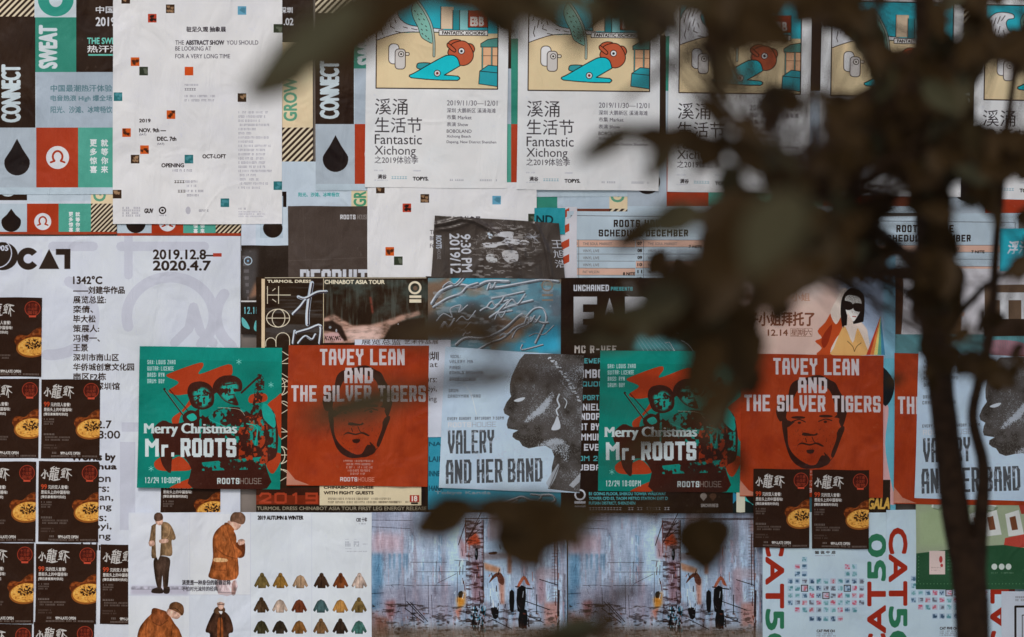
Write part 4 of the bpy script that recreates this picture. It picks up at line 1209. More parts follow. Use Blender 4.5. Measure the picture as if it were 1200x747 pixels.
def d_lookbook():
    c = Canvas(152, 600, 436, 790, (190, 196, 206), seed=91, S_=3.6)
    z = zc(4.138, 150, 590)
    c.rect(155, 602, 222, 696, (192, 197, 208)); c.rect(222, 602, 294, 696, (196, 200, 210)); c.rect(152, 697, 223, 790, (194, 199, 208)); c.rect(224, 697, 294, 790, (188, 195, 205)); c.rect(295, 601, 436, 790, (192, 199, 208))
    c.soft([(155, 686), (222, 686), (222, 696), (155, 696)], (164, 162, 176), 2, .9)
    OL, OLD = (120, 96, 70), (92, 72, 54)
    BRN, BRD = (132, 74, 38), (96, 52, 30)
    SKN = (188, 150, 132)
    P = lambda pts, col, a=1.0, k=4: c.poly(smooth(z(pts), k), col, a)
    # standing figure in olive overshirt
    P([(134, 262), (205, 262), (204, 330), (196, 410), (178, 412), (172, 345), (165, 410), (150, 408), (136, 350)], (62, 48, 42))
    P([(125, 412), (160, 402), (176, 420), (170, 433), (122, 430)], (52, 42, 40)); P([(178, 412), (204, 400), (208, 420), (200, 434), (180, 432)], (52, 42, 40))
    P([(122, 105), (150, 92), (188, 88), (215, 108), (236, 160), (228, 175), (216, 180), (218, 248), (170, 250), (122, 262), (120, 200), (106, 195), (112, 160), (118, 120)], OL)
    P([(140, 104), (166, 100), (160, 252), (142, 254)], (200, 202, 206), 1, 2)
    P([(175, 110), (212, 118), (205, 170), (176, 170)], (140, 112, 82), .5)
    c.line(z([(172, 110), (168, 250)]), .5, OLD); c.rect(*z([(180, 140)])[0], *z([(198, 160)])[0], OLD, .6)
    c.line(smooth(z([(122, 110), (130, 150), (124, 190)]), 4, False), .7, OLD); c.line(smooth(z([(214, 118), (208, 150), (190, 172)]), 4, False), .7, OLD)
    P([(106, 184), (130, 178), (134, 198), (112, 206)], SKN); P([(158, 174), (196, 170), (198, 186), (162, 190)], SKN)
    P([(140, 72), (172, 72), (172, 96), (156, 104), (140, 92)], SKN); P([(134, 78), (133, 54), (150, 40), (170, 50), (174, 74), (152, 84)], (88, 66, 56))
    # figure in brown coat looking down
    P([(438, 362), (526, 362), (524, 437), (442, 437)], (176, 158, 160), 1, 2); P([(510, 380), (524, 375), (524, 437), (506, 437)], (90, 60, 50), .6)
    P([(470, 100), (500, 110), (526, 150), (530, 195), (535, 250), (530, 362), (404, 360), (402, 320), (416, 260), (414, 180), (425, 140), (450, 112)], BRN)
    P([(525, 195), (550, 180), (570, 190), (568, 250), (540, 262), (526, 240)], BRD); P([(430, 150), (480, 160), (530, 210), (555, 235), (530, 262), (470, 240), (430, 200)], (146, 82, 42), .9)
    P([(424, 262), (480, 266), (482, 280), (424, 280)], (176, 140, 100)); c.line(z([(424, 285), (424, 320), (480, 322), (482, 284)]), .6, BRD)
    c.line(smooth(z([(480, 110), (500, 170), (522, 240), (524, 360)]), 4, False), .6, BRD); c.line(smooth(z([(428, 210), (470, 246), (530, 266)]), 4, False), .7, BRD)
    P([(536, 178), (556, 170), (570, 178), (566, 194), (542, 200)], SKN)
    P([(492, 82), (548, 88), (550, 110), (528, 128), (505, 118), (488, 104)], SKN); P([(500, 84), (503, 58), (520, 42), (552, 42), (572, 62), (570, 88), (555, 100), (520, 88)], (98, 72, 58))
    P([(470, 98), (486, 92), (512, 114), (518, 130), (486, 128)], BRN)
    # hooded back view
    P([(50, 650), (62, 600), (90, 560), (120, 530), (126, 506), (180, 516), (200, 530), (232, 580), (258, 620), (262, 700), (50, 700)], BRN)
    P([(118, 534), (128, 504), (168, 512), (202, 530), (196, 560), (160, 586), (122, 570)], (112, 62, 34)); c.line(smooth(z([(100, 560), (92, 610), (100, 700)]), 4, False), .6, BRD)
    c.line(smooth(z([(122, 570), (160, 588), (198, 562)]), 4, False), .7, (80, 44, 26)); c.line(smooth(z([(220, 585), (216, 640), (222, 700)]), 4, False), .6, BRD)
    P([(192, 520), (212, 500), (254, 512), (262, 536), (246, 556), (220, 552), (200, 536)], SKN)
    P([(204, 506), (212, 482), (240, 474), (270, 490), (276, 522), (266, 540), (248, 526), (222, 514)], (106, 72, 48)); c.line(smooth(z([(206, 506), (236, 506), (268, 534)]), 4, False), 1.0, (70, 48, 36))
    # dark quilted jacket, white cap
    P([(400, 560), (384, 600), (382, 620), (402, 632), (404, 700), (494, 700), (492, 632), (512, 620), (512, 590), (496, 545), (470, 520), (436, 514), (420, 524)], (62, 42, 34))
    P([(420, 524), (432, 500), (468, 500), (474, 520), (450, 534)], (86, 62, 46)); P([(440, 560), (462, 560), (464, 660), (440, 660)], (120, 66, 34), .9)
    c.line(z([(452, 530), (452, 700)]), .8, (36, 28, 26)); P([(444, 520), (462, 520), (456, 534)], (196, 198, 200))
    P([(438, 476), (470, 476), (468, 500), (454, 512), (440, 498)], (180, 146, 130)); P([(436, 478), (440, 460), (456, 454), (470, 462), (472, 480), (454, 474)], (190, 194, 198))
    c.line(z([(442, 486), (468, 486)]), .9, (60, 50, 50))
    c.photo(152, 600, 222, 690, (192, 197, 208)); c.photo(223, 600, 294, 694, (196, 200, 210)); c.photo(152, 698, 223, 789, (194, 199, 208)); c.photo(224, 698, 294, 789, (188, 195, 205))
    D = (62, 60, 66)
    c.text("消费是一种身份的新颖诠释", 214.5, 679, 271, 685, D, .03, alpha=.9); c.text("不怕时光流转的经典", 214.5, 686.5, 256, 692, D, .02, alpha=.8)
    c.text("2019 AUTUMN & WINTER", 303, 604, 356, 608.5, (48, 44, 46), .05)
    c.text("CEE 十年", 418, 606, 430.5, 611, D, .02); c.fuzz(421, 612.5, 429, 1, 3, 1.5, D, .6, 0)
    for x in (405, 415):
        c.fuzz(x, 634, x + 5, 3, 2, 1.6, (80, 84, 92), .6, 0, True); c.fuzz(x, 631, x + 5, 1, 2, .9, D, .4, 0)
    c.fuzz(424, 636.5, 431, 1, 3, 1, D, .5, 0); c.fuzz(405, 642, 412, 1, 3, 1, D, .5, 0); c.fuzz(405, 645, 431, 1, 3, 1, D, .5, 0)
    # garments laid out in rows
    cols = [[(108, 92, 56), (134, 100, 48), (160, 132, 104), (70, 52, 42), (118, 66, 36), (176, 156, 144)],
            [(80, 62, 48), (170, 150, 136), (110, 60, 40), (66, 92, 96), (166, 120, 62), (112, 94, 58)],
            [(74, 70, 52), (60, 52, 44), (130, 90, 48), (112, 84, 56), (58, 46, 40), (64, 108, 102)]]
    for r, y in enumerate((340, 458, 560)):
        for k, x in enumerate((653, 742, 838, 941, 1033, 1124) if r == 0 else (650, 740, 833, 938, 1032, 1122)):
            hood = (r == 0 and k != 2) or (r == 1 and k in (0, 5)) or (r == 2 and k in (3, 4))
            cl = tuple(int(v * .86) for v in cols[r][k])
            dk = tuple(int(v * .72) for v in cl)
            b = [(x - 16, y + 12), (x - 26, y + 30), (x - 38, y + 56), (x - 30, y + 64), (x - 20, y + 52), (x - 18, y + 68), (x + 18, y + 68), (x + 20, y + 52), (x + 30, y + 64), (x + 38, y + 56), (x + 26, y + 30), (x + 16, y + 12), (x, y + 4)]
            c.poly(z(b), cl)
            if hood:
                c.poly(smooth(z([(x - 11, y + 18), (x - 8, y - 2), (x, y - 6), (x + 8, y - 2), (x + 11, y + 18)]), 3), cl); c.poly(smooth(z([(x - 5, y + 14), (x, y + 4), (x + 5, y + 14)]), 3), dk)
            c.line(z([(x, y + 14), (x, y + 68)]), .45, dk); c.line(z([(x - 18, y + 34), (x - 18, y + 66)]), .35, dk); c.line(z([(x + 18, y + 34), (x + 18, y + 66)]), .35, dk)
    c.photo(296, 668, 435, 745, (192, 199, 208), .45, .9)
    for x in (223.5, 294.5, 366):
        c.line([(x, 601), (x, 790)], .4, (168, 174, 186), .7)
    c.line([(152, 696.5), (294, 696.5)], .5, (170, 176, 186))
    c.grit(.012, .012)
    return c

def d_painting():
    c = Canvas(435, 600, 664, 900, (150, 160, 174), seed=95, S_=3.2)
    z = zc(4.475, 430, 580)
    n = fbm(c.H, c.W, 220, 60, c.rs, 5)
    c.wash(np.clip((n - .45) * 4, 0, 1), (168, 176, 190), .8)
    n = fbm(c.H, c.W, 260, 30, c.rs, 5)
    c.wash(np.clip((n - .52) * 5, 0, 1), (132, 122, 128), .6)
    A = lambda pts, col, r=3, a=.8: c.soft(z(pts), col, r, a)
    for col, k, al in (((150, 104, 90), 10, .4), ((112, 112, 122), 30, .4), ((92, 122, 146), 34, .5), ((178, 194, 210), 60, .7), ((84, 70, 68), 12, .35), ((170, 142, 146), 26, .5)):
        ps = []
        for _ in range(k):
            x = 436 + c.rs.rand() * 228; y = 600 + c.rs.rand() * 130; w = .6 + c.rs.rand() ** 2 * 5; h = 10 + c.rs.rand() * 60
            ps.append([(x, y), (x + w, y + 2), (x + w * .8, y + h), (x + w * .1, y + h * .9)])
        m = blur(c.full(ps), 1.2)
        n = fbm(c.H, c.W, 16, 5, c.rs, 4)
        c.wash(m * np.clip((n - .36) * 5, 0, 1), col, al)
    A([(25, 190), (190, 200), (190, 300), (25, 305)], (176, 150, 154), 8, .7); A([(25, 90), (250, 90), (250, 180), (25, 180)], (150, 150, 162), 6)
    A([(25, 305), (85, 305), (85, 600), (25, 600)], (96, 128, 150), 4, .8)
    for x in (115, 140, 170, 190, 205, 440):
        A([(x, 305), (x + 12, 305), (x + 8, 370 + (x * 7) % 60), (x + 2, 380)], (96, 124, 144), 1.5, .7)
    A([(420, 180), (520, 120), (530, 440), (430, 470)], (172, 190, 206), 7, .9); A([(60, 480), (460, 470), (460, 660), (60, 660)], (138, 132, 142), 8, .7)
    A([(515, 130), (600, 130), (600, 340), (520, 330)], (132, 116, 118), 5, .7); A([(525, 235), (570, 190), (596, 240), (598, 258), (530, 262)], (150, 70, 44), 2, .85)
    A([(548, 340), (604, 340), (604, 560), (550, 560)], (130, 98, 102), 3, .7); A([(480, 200), (520, 260), (520, 330), (490, 330)], (160, 124, 124), 3)
    A([(608, 240), (760, 230), (740, 560), (610, 560)], (160, 176, 192), 4, .9); A([(610, 350), (700, 380), (700, 410), (620, 390)], (176, 128, 96), 2, .8)
    A([(735, 210), (760, 210), (758, 410), (738, 410)], (136, 100, 84), 2, .9); A([(885, 390), (930, 380), (940, 560), (890, 560)], (150, 128, 132), 3)
    A([(900, 380), (1010, 380), (1010, 440), (900, 440)], (164, 154, 160), 4); A([(470, 540), (515, 500), (515, 570), (480, 600)], (186, 130, 60), 2.5, .9); A([(460, 600), (500, 590), (480, 650)], (170, 110, 90), 2)
    A([(690, 430), (722, 430), (722, 570), (700, 570)], (168, 120, 100), 2, .8); A([(930, 560), (1005, 560), (1005, 680), (930, 690)], (160, 120, 110), 3)
    A([(100, 555), (150, 545), (150, 610), (125, 670), (105, 620)], (136, 92, 88), 3, .7); A([(48, 640), (110, 640), (105, 740), (60, 740)], (134, 92, 78), 3, .8)
    K = (48, 38, 38)
    L = lambda pts, w=.6, col=K, a=.85: c.line(z(pts), w, col, a)
    for p in ([(100, 470), (180, 468)], [(190, 470), (250, 474)], [(260, 470), (440, 472)], [(25, 130), (240, 132)], [(30, 165), (230, 175)], [(230, 350), (420, 350)], [(260, 400), (520, 400)], [(365, 345), (363, 460)], [(322, 420), (325, 620)],
              [(370, 460), (470, 410)], [(200, 480), (205, 600)], [(240, 560), (240, 650)], [(340, 520), (345, 640)], [(20, 515), (90, 510)], [(460, 340), (540, 345)], [(475, 400), (475, 560)]):
        L(p, .45, a=.75)
    for p in ([(210, 555), (300, 650)], [(230, 560), (320, 660)], [(200, 590), (300, 665)], [(820, 550), (960, 600)], [(820, 620), (925, 665)], [(905, 440), (1000, 470)], [(890, 520), (890, 620)], [(640, 640), (760, 700)], [(570, 160), (600, 140)], [(545, 215), (590, 180)]):
        L(p, .9)
    # stub figures and posts
    for p in ([(748, 505), (772, 505), (770, 605), (750, 600)], [(788, 490), (832, 480), (826, 600), (790, 605)], [(800, 610), (838, 600), (838, 690), (796, 690)], [(650, 590), (690, 590), (686, 640), (665, 645)]):
        c.poly(smooth(z(p), 2), K, .92)
    c.poly(smooth(z([(785, 480), (822, 420), (855, 470), (835, 465), (824, 440), (800, 478)]), 3), (150, 96, 76)); c.line(z([(780, 478), (865, 490)]), 1.2, K)
    c.poly(smooth(z([(640, 460), (665, 415), (700, 405), (720, 440), (715, 470), (690, 455), (680, 425)]), 3), (110, 80, 70))
    c.poly(smooth(z([(568, 285), (582, 280), (582, 330), (570, 335)]), 3), K); c.poly(smooth(z([(480, 510), (500, 500), (505, 530), (484, 535)]), 3), (70, 60, 50), .8)
    c.poly(smooth(z([(640, 300), (680, 295), (678, 308), (645, 310)]), 3), (84, 66, 62)); c.line(z([(1005, 500), (1000, 747)]), 2.6, (70, 52, 50), .8); c.line(z([(605, 130), (605, 560)]), 1, (120, 80, 76), .8)
    c.line(z([(518, 130), (520, 300)]), 1.2, (110, 60, 50), .8)
    # crowd of dark dabs low in the middle
    for _ in range(150):
        x, y = 545 + c.rs.rand() * 75, 570 + c.rs.rand() * 177
        w, h = 3 + c.rs.rand() * 8, 8 + c.rs.rand() * 26
        cl = [K, K, (60, 40, 36), (70, 130, 150), (170, 180, 190)][c.rs.randint(5)]
        c.poly(z([(x, y), (x + w, y + 3), (x + w * .7, y + h), (x - 1, y + h * .8)]), cl, .8)
    for _ in range(170):
        x, y = 60 + c.rs.rand() * 940, 600 + c.rs.rand() ** .7 * 160
        w, h = 4 + c.rs.rand() * 14, 3 + c.rs.rand() * 18
        cl = [K, (110, 84, 76), (176, 186, 196), (140, 92, 80), (96, 110, 120)][c.rs.randint(5)]
        c.poly(z([(x, y), (x + w, y + 2), (x + w * .8, y + h), (x + 1, y + h * .7)]), cl, .55)
    for _ in range(60):
        x, y = 60 + c.rs.rand() * 900, 320 + c.rs.rand() * 300
        c.line(z([(x, y), (x + c.rs.randn() * 10, y + 10 + c.rs.rand() * 40)]), .35, [(190, 198, 206), K][c.rs.randint(2)], .5)
    # roof line, leaning poles, wires and brick courses at the right; ladder strokes at the left
    for p in ([(515, 122), (1010, 118)], [(660, 128), (1000, 124)], [(520, 140), (480, 260)], [(600, 90), (520, 250)], [(590, 130), (540, 215)], [(612, 130), (612, 560)], [(996, 130), (1002, 700)], [(985, 200), (985, 470)]):
        c.line(z(p), 1.0, (70, 54, 52), .8)
    for y in range(150, 560, 17):
        c.line(z([(968, y), (1004, y + 2)]), .4, (110, 76, 74), .8)
    for y in range(150, 500, 24):
        c.line(z([(520, y), (546, y + 3)]), .4, (90, 64, 60), .6)
    for _ in range(70):
        x, y = [(520, 100), (640, 60), (690, 70), (820, 60), (960, 50), (460, 60)][c.rs.randint(6)]
        x, y = x + c.rs.rand() * y, 250 + c.rs.rand() * 400
        k = c.rs.rand()
        c.line(z([(x, y), (x + c.rs.randn() * 4, y + 8 + k * 50)]), .4 + c.rs.rand() * .7, [K, (90, 60, 54), (150, 90, 70), (196, 204, 212)][c.rs.randint(4)], .75)
    n = fbm(c.H, c.W, 7, 26, c.rs, 4)
    c.wash(c.full([z([(520, 130), (610, 130), (610, 700), (520, 700)])]) * np.clip((n - .52) * 9, 0, 1), (70, 48, 44), .6)
    c.wash(c.full([z([(30, 560), (1010, 600), (1010, 747), (30, 747)])]) * np.clip((n - .55) * 9, 0, 1), (60, 48, 44), .55)
    # washed ground and a paper fold
    A([(640, 80), (760, 90), (740, 240), (650, 230)], (150, 120, 110), 6, .5); A([(610, 300), (735, 300), (735, 330), (610, 340)], (110, 84, 76), 2, .5)
    A([(30, 690), (1010, 700), (1010, 747), (30, 747)], (78, 62, 54), 6, .6); A([(20, 600), (110, 640), (120, 747), (20, 747)], (120, 92, 84), 6, .6)
    c.a[:] = (c.a - .6) * 1.28 + np.array([.565, .585, .60], np.float32)
    g = c.full([[(435, 735), (664, 735), (664, 900), (435, 900)]])
    c.wash(blur(g, 20) * .8, (112, 96, 80), .8)
    n = fbm(c.H, c.W, 3, 16, c.rs, 3)
    c.a += ((n - .5) * .10)[..., None].astype(np.float32)
    n = fbm(c.H, c.W, 14, 2, c.rs, 3)
    c.a += ((n - .5) * .12)[..., None].astype(np.float32)
    n = fbm(c.H, c.W, 60, 20, c.rs, 4)
    c.a += ((n - .5) * .16)[..., None].astype(np.float32)
    c.grit(.03, .03)
    return c

def d_cat50():
    c = Canvas(893, 600, 1037, 860, (174, 194, 212), seed=97, S_=3.4)
    R_, G_ = (148, 46, 32), (48, 112, 84)
    c.text("CAT", 897, 622, 917, 711, R_, .05, -90)
    c.text("50", 897, 714, 917, 768, G_, .05, -90)
    c.text("50", 1016, 626, 1036.5, 679, G_, .05, 90)
    c.text("CAT", 1016, 682, 1036.5, 771, R_, .05, 90)
    # wall of tiny square vignettes
    pat = {0: [2], 1: [1, 2, 8, 9], 2: [1, 2, 8, 9], 3: range(11), 4: range(11), 5: range(11), 6: range(11), 7: range(1, 10), 8: range(3, 8)}
    pal = [(60, 92, 116), (176, 74, 92), (74, 128, 134), (86, 90, 100), (50, 74, 98), (170, 90, 100), (96, 146, 150)]
    for r, ks in pat.items():
        for k in ks:
            x, y = 922 + k * 8.33, 652 + r * 8.4 + (2 if r == 8 else 0)
            cl = pal[c.rs.randint(7)]
            c.rect(x, y, x + 6.2, y + 6, cl, .25)
            for _ in range(4):
                a, b = c.rs.rand(2) * 4
                c.rect(x + a, y + b, x + min(6.2, a + 1 + c.rs.rand() * 3), y + min(6, b + 1 + c.rs.rand() * 2), cl, .75)
            if (r, k) in ((4, 2), (5, 5), (4, 8)):
                c.line([(x - .6, y - .6), (x + 6.8, y - .6), (x + 6.8, y + 6.6), (x - .6, y + 6.6)], .9, INK, closed=True)
    c.text("猫 说 午 后", 954, 645, 978, 648.5, INK, .01); c.fuzz(954, 650, 979, 1, 3, 1, INK, .5, .1)
    c.text("CAT FIVE OH", 956, 737, 977, 740, INK, .02); c.fuzz(956, 741, 978, 3, 2.4, 1.6, INK, .6, .2)
    c.grit(.02, .015)
    return c

def d_greensale():
    c = Canvas(1072, 583, 1215, 690, (140, 152, 126), seed=98, S_=3.4)
    c.soft([(1075, 600), (1110, 590), (1110, 640), (1075, 640)], (146, 164, 126), 5, .8)
    c.rect(1072, 583, 1215, 590, (70, 80, 66), .7)
    for p in ([(1091, 586), (1105, 589), (1098, 596), (1090, 594)], [(1114, 588), (1134, 590), (1128, 596), (1118, 594)], [(1146, 588), (1166, 592), (1162, 598), (1150, 596)]):
        c.poly(p, (190, 196, 190)); c.poly([(a + 2, b + 2) for a, b in p], (60, 80, 60), .4)
    for x in (1134, 1150, 1176):
        c.poly([(x, 602), (x + 16, 597), (x + 22, 626), (x + 4, 628)], (192, 196, 192)); c.poly([(x + 5, 606), (x + 12, 604), (x + 15, 620), (x + 8, 621)], (110, 70, 50))
    c.poly([(1176, 630), (1215, 622), (1215, 640), (1174, 642)], (166, 66, 56)); c.poly([(1190, 585), (1215, 585), (1215, 600), (1195, 602)], (150, 60, 50))
    c.poly([(1072, 648), (1140, 640), (1174, 638), (1215, 644), (1215, 690), (1072, 690)], (44, 82, 60))
    for x in range(1073, 1215, 4):
        c.ell(x, 683.5, .6, .6, (120, 160, 120), .6, n=6)
    for y in range(652, 684, 4):
        c.ell(1075, y, .6, .6, (120, 160, 120), .6, n=6)
    c.rect(1087.5, 645, 1106, 672.5, (196, 178, 172)); c.ell(1101, 655, 2, 4, (160, 60, 60)); c.ell(1102, 662, 1.6, 2, (160, 60, 60)); c.fuzz(1090, 664, 1104, 2, 3, 1.4, (90, 60, 60), .5)
    c.fuzz(1109, 648, 1120, 6, 3.6, 1.6, (120, 170, 130), .8, .2)
    for x in (1163.5, 1172, 1180):
        c.ell(x, 663.5, 3.4, 3.6, (180, 190, 184))
    c.fuzz(1160, 670, 1186, 1, 3, 1.5, (150, 170, 150), .6, 0)
    c.grit(.03, .02)
    return c

def d_clothing2():
    """pale sheet with photographed figures, upper right"""
    c = Canvas(1044, 315, 1240, 432, (190, 188, 192), seed=99, S_=3)
    c.poly(smooth([(1048, 322), (1055, 320), (1058, 332), (1057, 372), (1053, 412), (1046, 410), (1045, 360)], 4), (88, 58, 44))
    c.ell(1051, 322, 3.6, 4.2, (60, 44, 40))
    c.poly(smooth([(1112, 334), (1120, 332), (1124, 345), (1126, 380), (1122, 400), (1110, 400), (1108, 360)], 4), (110, 84, 62)); c.ell(1119, 322, 8, 8, (46, 36, 34)); c.ell(1123, 327, 4.5, 5.5, (184, 150, 132)); c.poly([(1122, 364), (1130, 366), (1129, 371), (1122, 370)], (184, 150, 132))
    c.rect(1044, 392, 1240, 432, (90, 140, 146)); c.poly(smooth([(1154, 400), (1190, 400), (1210, 410), (1190, 420), (1160, 415)], 4), (150, 110, 120))
    for i in range(40):
        c.line([(1080 + i * 3, 393), (1082 + i * 3, 408)], .4, (60, 110, 110), .5)
    c.grit()
    return c

def d_bigletter():
    c = Canvas(1153, 334, 1240, 394, (98, 80, 66), seed=100)
    P = (186, 188, 190)
    c.poly([(1164, 343), (1190, 343), (1190, 352), (1179, 352), (1179, 374), (1188, 374), (1188, 352)], P, 0)
    c.rect(1164, 343, 1240, 352, P); c.rect(1171, 352, 1181, 374, P); c.rect(1196, 352, 1204, 374, P)
    c.rect(1153, 374, 1240, 394, (54, 42, 36))
    c.grit()
    return c

def d_cyansheet():
    c = Canvas(1171, 268, 1240, 318, (40, 156, 172), seed=101)
    c.text("浮汗", 1180, 283, 1206, 298, (190, 196, 204), .03, ital=.2)
    c.soft([(1176, 300), (1200, 296), (1200, 318), (1176, 318)], (30, 170, 196), 5, .8)
    c.grit()
    return c

def d_frame():
    c = Canvas(1164, 686, 1250, 800, (176, 184, 194), seed=102)
    K = (40, 34, 36)
    c.line([(1180, 704), (1250, 704), (1250, 800), (1180, 800)], 2.4, K, closed=True); c.line([(1188, 714), (1250, 714), (1250, 800), (1188, 800)], .8, K, closed=True)
    c.fuzz(1180, 692, 1200, 2, 3.5, 2, K, .6, .1, True)
    c.grit()
    return c

def d_scrap():
    c = Canvas(416, 398, 528, 512, (184, 190, 202), seed=103)
    D = (60, 52, 52)
    c.text("展览总监", 424, 398, 470, 404, D, .0); c.text("艺术作品展", 474, 398, 514, 403, D, .0)
    c.text("创", 500, 412, 505, 422, D, .0); c.text("圳", 505, 412, 514, 422, D, .02); c.text("at", 504, 425, 513, 430, D)
    for i, t in enumerate(("Curators:", "Feng Boyi,", "Wang Jing")):
        c.text(t, 478, 440 + i * 12, 512, 448 + i * 12, D)
    c.grit(.012, .02)
    return c

# ------------------------------------------------------------------ materials
def new_mat(name):
    m = bpy.data.materials.new(name)
    m.use_nodes = True
    return m, m.node_tree.nodes, m.node_tree.links, m.node_tree.nodes["Principled BSDF"]

def crumple(N, L, scale=1.0, strength=1.0):
    """pasted paper relief: soft cockling, vertical drag marks and thin creases"""
    geo = N.new("ShaderNodeNewGeometry")
    def noise(sc_, det, mp=(1, 1, 1), dist=0.0):
        m = N.new("ShaderNodeMapping"); m.inputs['Scale'].default_value = mp
        L.new(geo.outputs['Position'], m.inputs[0])
        n = N.new("ShaderNodeTexNoise"); n.inputs['Scale'].default_value = sc_; n.inputs['Detail'].default_value = det
        n.inputs['Distortion'].default_value = dist
        L.new(m.outputs[0], n.inputs['Vector'])
        return n.outputs[0]
    def mth(op, a, b=None, c=None):
        n = N.new("ShaderNodeMath"); n.operation = op
        for i, v in enumerate((a, b, c)):
            if v is None:
                continue
            if isinstance(v, (int, float)):
                n.inputs[i].default_value = v
            else:
                L.new(v, n.inputs[i])
        return n.outputs[0]
    big = noise(7 * scale, 3, (1, 1, .8), .6)
    drag = noise(16 * scale, 3, (1, 1, .22), .8)
    fine = noise(110, 4)
    cr = noise(2.6 * scale, 1, (1, 1, .7), .7)
    crease = mth('SUBTRACT', 1.0, mth('MULTIPLY', mth('ABSOLUTE', mth('SUBTRACT', cr, 0.5)), 60.0))
    crease = mth('MAXIMUM', crease, 0.0)
    msk = mth('MULTIPLY', mth('MAXIMUM', mth('SUBTRACT', noise(5, 1), 0.54), 0.0), 9.0)
    crease = mth('MULTIPLY', crease, mth('MINIMUM', msk, 1.0))
    h = mth('ADD', mth('MULTIPLY', big, 3.8), mth('MULTIPLY', drag, 1.7))
    h = mth('ADD', h, mth('MULTIPLY', fine, 0.05))
    h = mth('ADD', h, mth('MULTIPLY', crease, 0.36))
    b = N.new("ShaderNodeBump"); b.inputs['Distance'].default_value = 0.0035
    b.inputs['Strength'].default_value = strength
    L.new(h, b.inputs['Height'])
    return b.outputs[0]

def print_mat(name, canvas, rough=0.5, relief=1.0, spec=0.09):
    m, N, L, P = new_mat(name)
    t = N.new("ShaderNodeTexImage"); t.image = canvas.image(name); t.extension = 'EXTEND'; t.interpolation = 'Linear'
    # damp and soiling that belongs to the paper
    geo = N.new("ShaderNodeNewGeometry")
    n = N.new("ShaderNodeTexNoise"); n.inputs['Scale'].default_value = 4.5; n.inputs['Detail'].default_value = 6
    L.new(geo.outputs['Position'], n.inputs['Vector'])
    r = N.new("ShaderNodeMapRange"); r.inputs[1].default_value = .3; r.inputs[2].default_value = .75; r.inputs[3].default_value = 1.04; r.inputs[4].default_value = .88
    L.new(n.outputs[0], r.inputs[0])
    mx = N.new("ShaderNodeMix"); mx.data_type = 'RGBA'; mx.blend_type = 'MULTIPLY'; mx.inputs[0].default_value = 1
    L.new(t.outputs[0], mx.inputs[6]); L.new(r.outputs[0], mx.inputs[7])
    L.new(mx.outputs[2], P.inputs['Base Color'])
    P.inputs['Roughness'].default_value = rough
    P.inputs['Specular IOR Level'].default_value = spec
    L.new(crumple(N, L, 1, relief), P.inputs['Normal'])
    return m

def plain_mat(name, col, rough=.7, nscale=20, amt=.3, bump=.002, spec=.3):
    m, N, L, P = new_mat(name)
    geo = N.new("ShaderNodeNewGeometry")
    n = N.new("ShaderNodeTexNoise"); n.inputs['Scale'].default_value = nscale; n.inputs['Detail'].default_value = 8
    L.new(geo.outputs['Position'], n.inputs['Vector'])
    cr = N.new("ShaderNodeValToRGB")
    cr.color_ramp.elements[0].position = .3; cr.color_ramp.elements[1].position = .72
    cr.color_ramp.elements[0].color = (*[v * (1 - amt) for v in col], 1); cr.color_ramp.elements[1].color = (*[v * (1 + amt) for v in col], 1)
    L.new(n.outputs[0], cr.inputs[0]); L.new(cr.outputs[0], P.inputs['Base Color'])
    P.inputs['Roughness'].default_value = rough
    P.inputs['Specular IOR Level'].default_value = spec
    b = N.new("ShaderNodeBump"); b.inputs['Distance'].default_value = bump
    L.new(n.outputs[0], b.inputs['Height']); L.new(b.outputs[0], P.inputs['Normal'])
    return m

# ------------------------------------------------------------------ helpers for objects
def W(px, py, y=0.0):
    return Vector(((px - 600) * PX, y, CZ + (373.5 - py) * PX))

def link(name, me, mat=None, parent=None):
    o = bpy.data.objects.new(name, me)
    C.objects.link(o)
    if mat is not None and me is not None and not me.materials:
        me.materials.append(mat)
    if parent is not None:
        o.parent = parent
    return o

def tag(o, label, cat=None, group=None, kind=None):
    if label: o['label'] = label
    if cat: o['category'] = cat
    if group: o['group'] = group
    if kind: o['kind'] = kind
    return o

def mesh(name, V, F, smooth_=True, uvs=None):
    me = bpy.data.meshes.new(name)
    me.from_pydata([tuple(v) for v in V], [], F)
    if uvs is not None:
        ul = me.uv_layers.new(name="UVMap")
        li = np.empty(len(me.loops), np.int32)
        me.loops.foreach_get("vertex_index", li)
        ul.data.foreach_set("uv", np.asarray(uvs, np.float32)[li].ravel())
    me.polygons.foreach_set("use_smooth", [smooth_] * len(me.polygons))
    me.update()
    return me

# ------------------------------------------------------------------ wall and ground
def box_mesh(name, x0, y0, z0, x1, y1, z1):
    V = [(x0, y0, z0), (x1, y0, z0), (x1, y1, z0), (x0, y1, z0), (x0, y0, z1), (x1, y0, z1), (x1, y1, z1), (x0, y1, z1)]
    F = [(0, 1, 5, 4), (1, 2, 6, 5), (2, 3, 7, 6), (3, 0, 4, 7), (4, 5, 6, 7), (3, 2, 1, 0)]
    return mesh(name, V, F, False)

ground = link("ground", box_mesh("ground", -60, -60, -0.3, 60, 30, 0.0), plain_mat("ground_concrete", (.30, .29, .27), .85, 3, .2))
tag(ground, None, kind='structure')
wall = link("wall", box_mesh("wall", -4.5, 0.0, 0.0, 4.5, 0.25, 3.6), plain_mat("wall_plaster", (.20, .17, .15), .85, 6, .35))
wall.location = (0, 0, 0)
tag(wall, "long plastered wall pasted all over with overlapping posters", "wall")

# ------------------------------------------------------------------ pasted sheets
def HG(x, z):
    return 0.0012 * (np.sin(x * 9.1 + 1.3 * np.sin(z * 5.0)) + np.sin(z * 7.7 + 1.1 * np.sin(x * 6.0) + 2) + 2) * .7

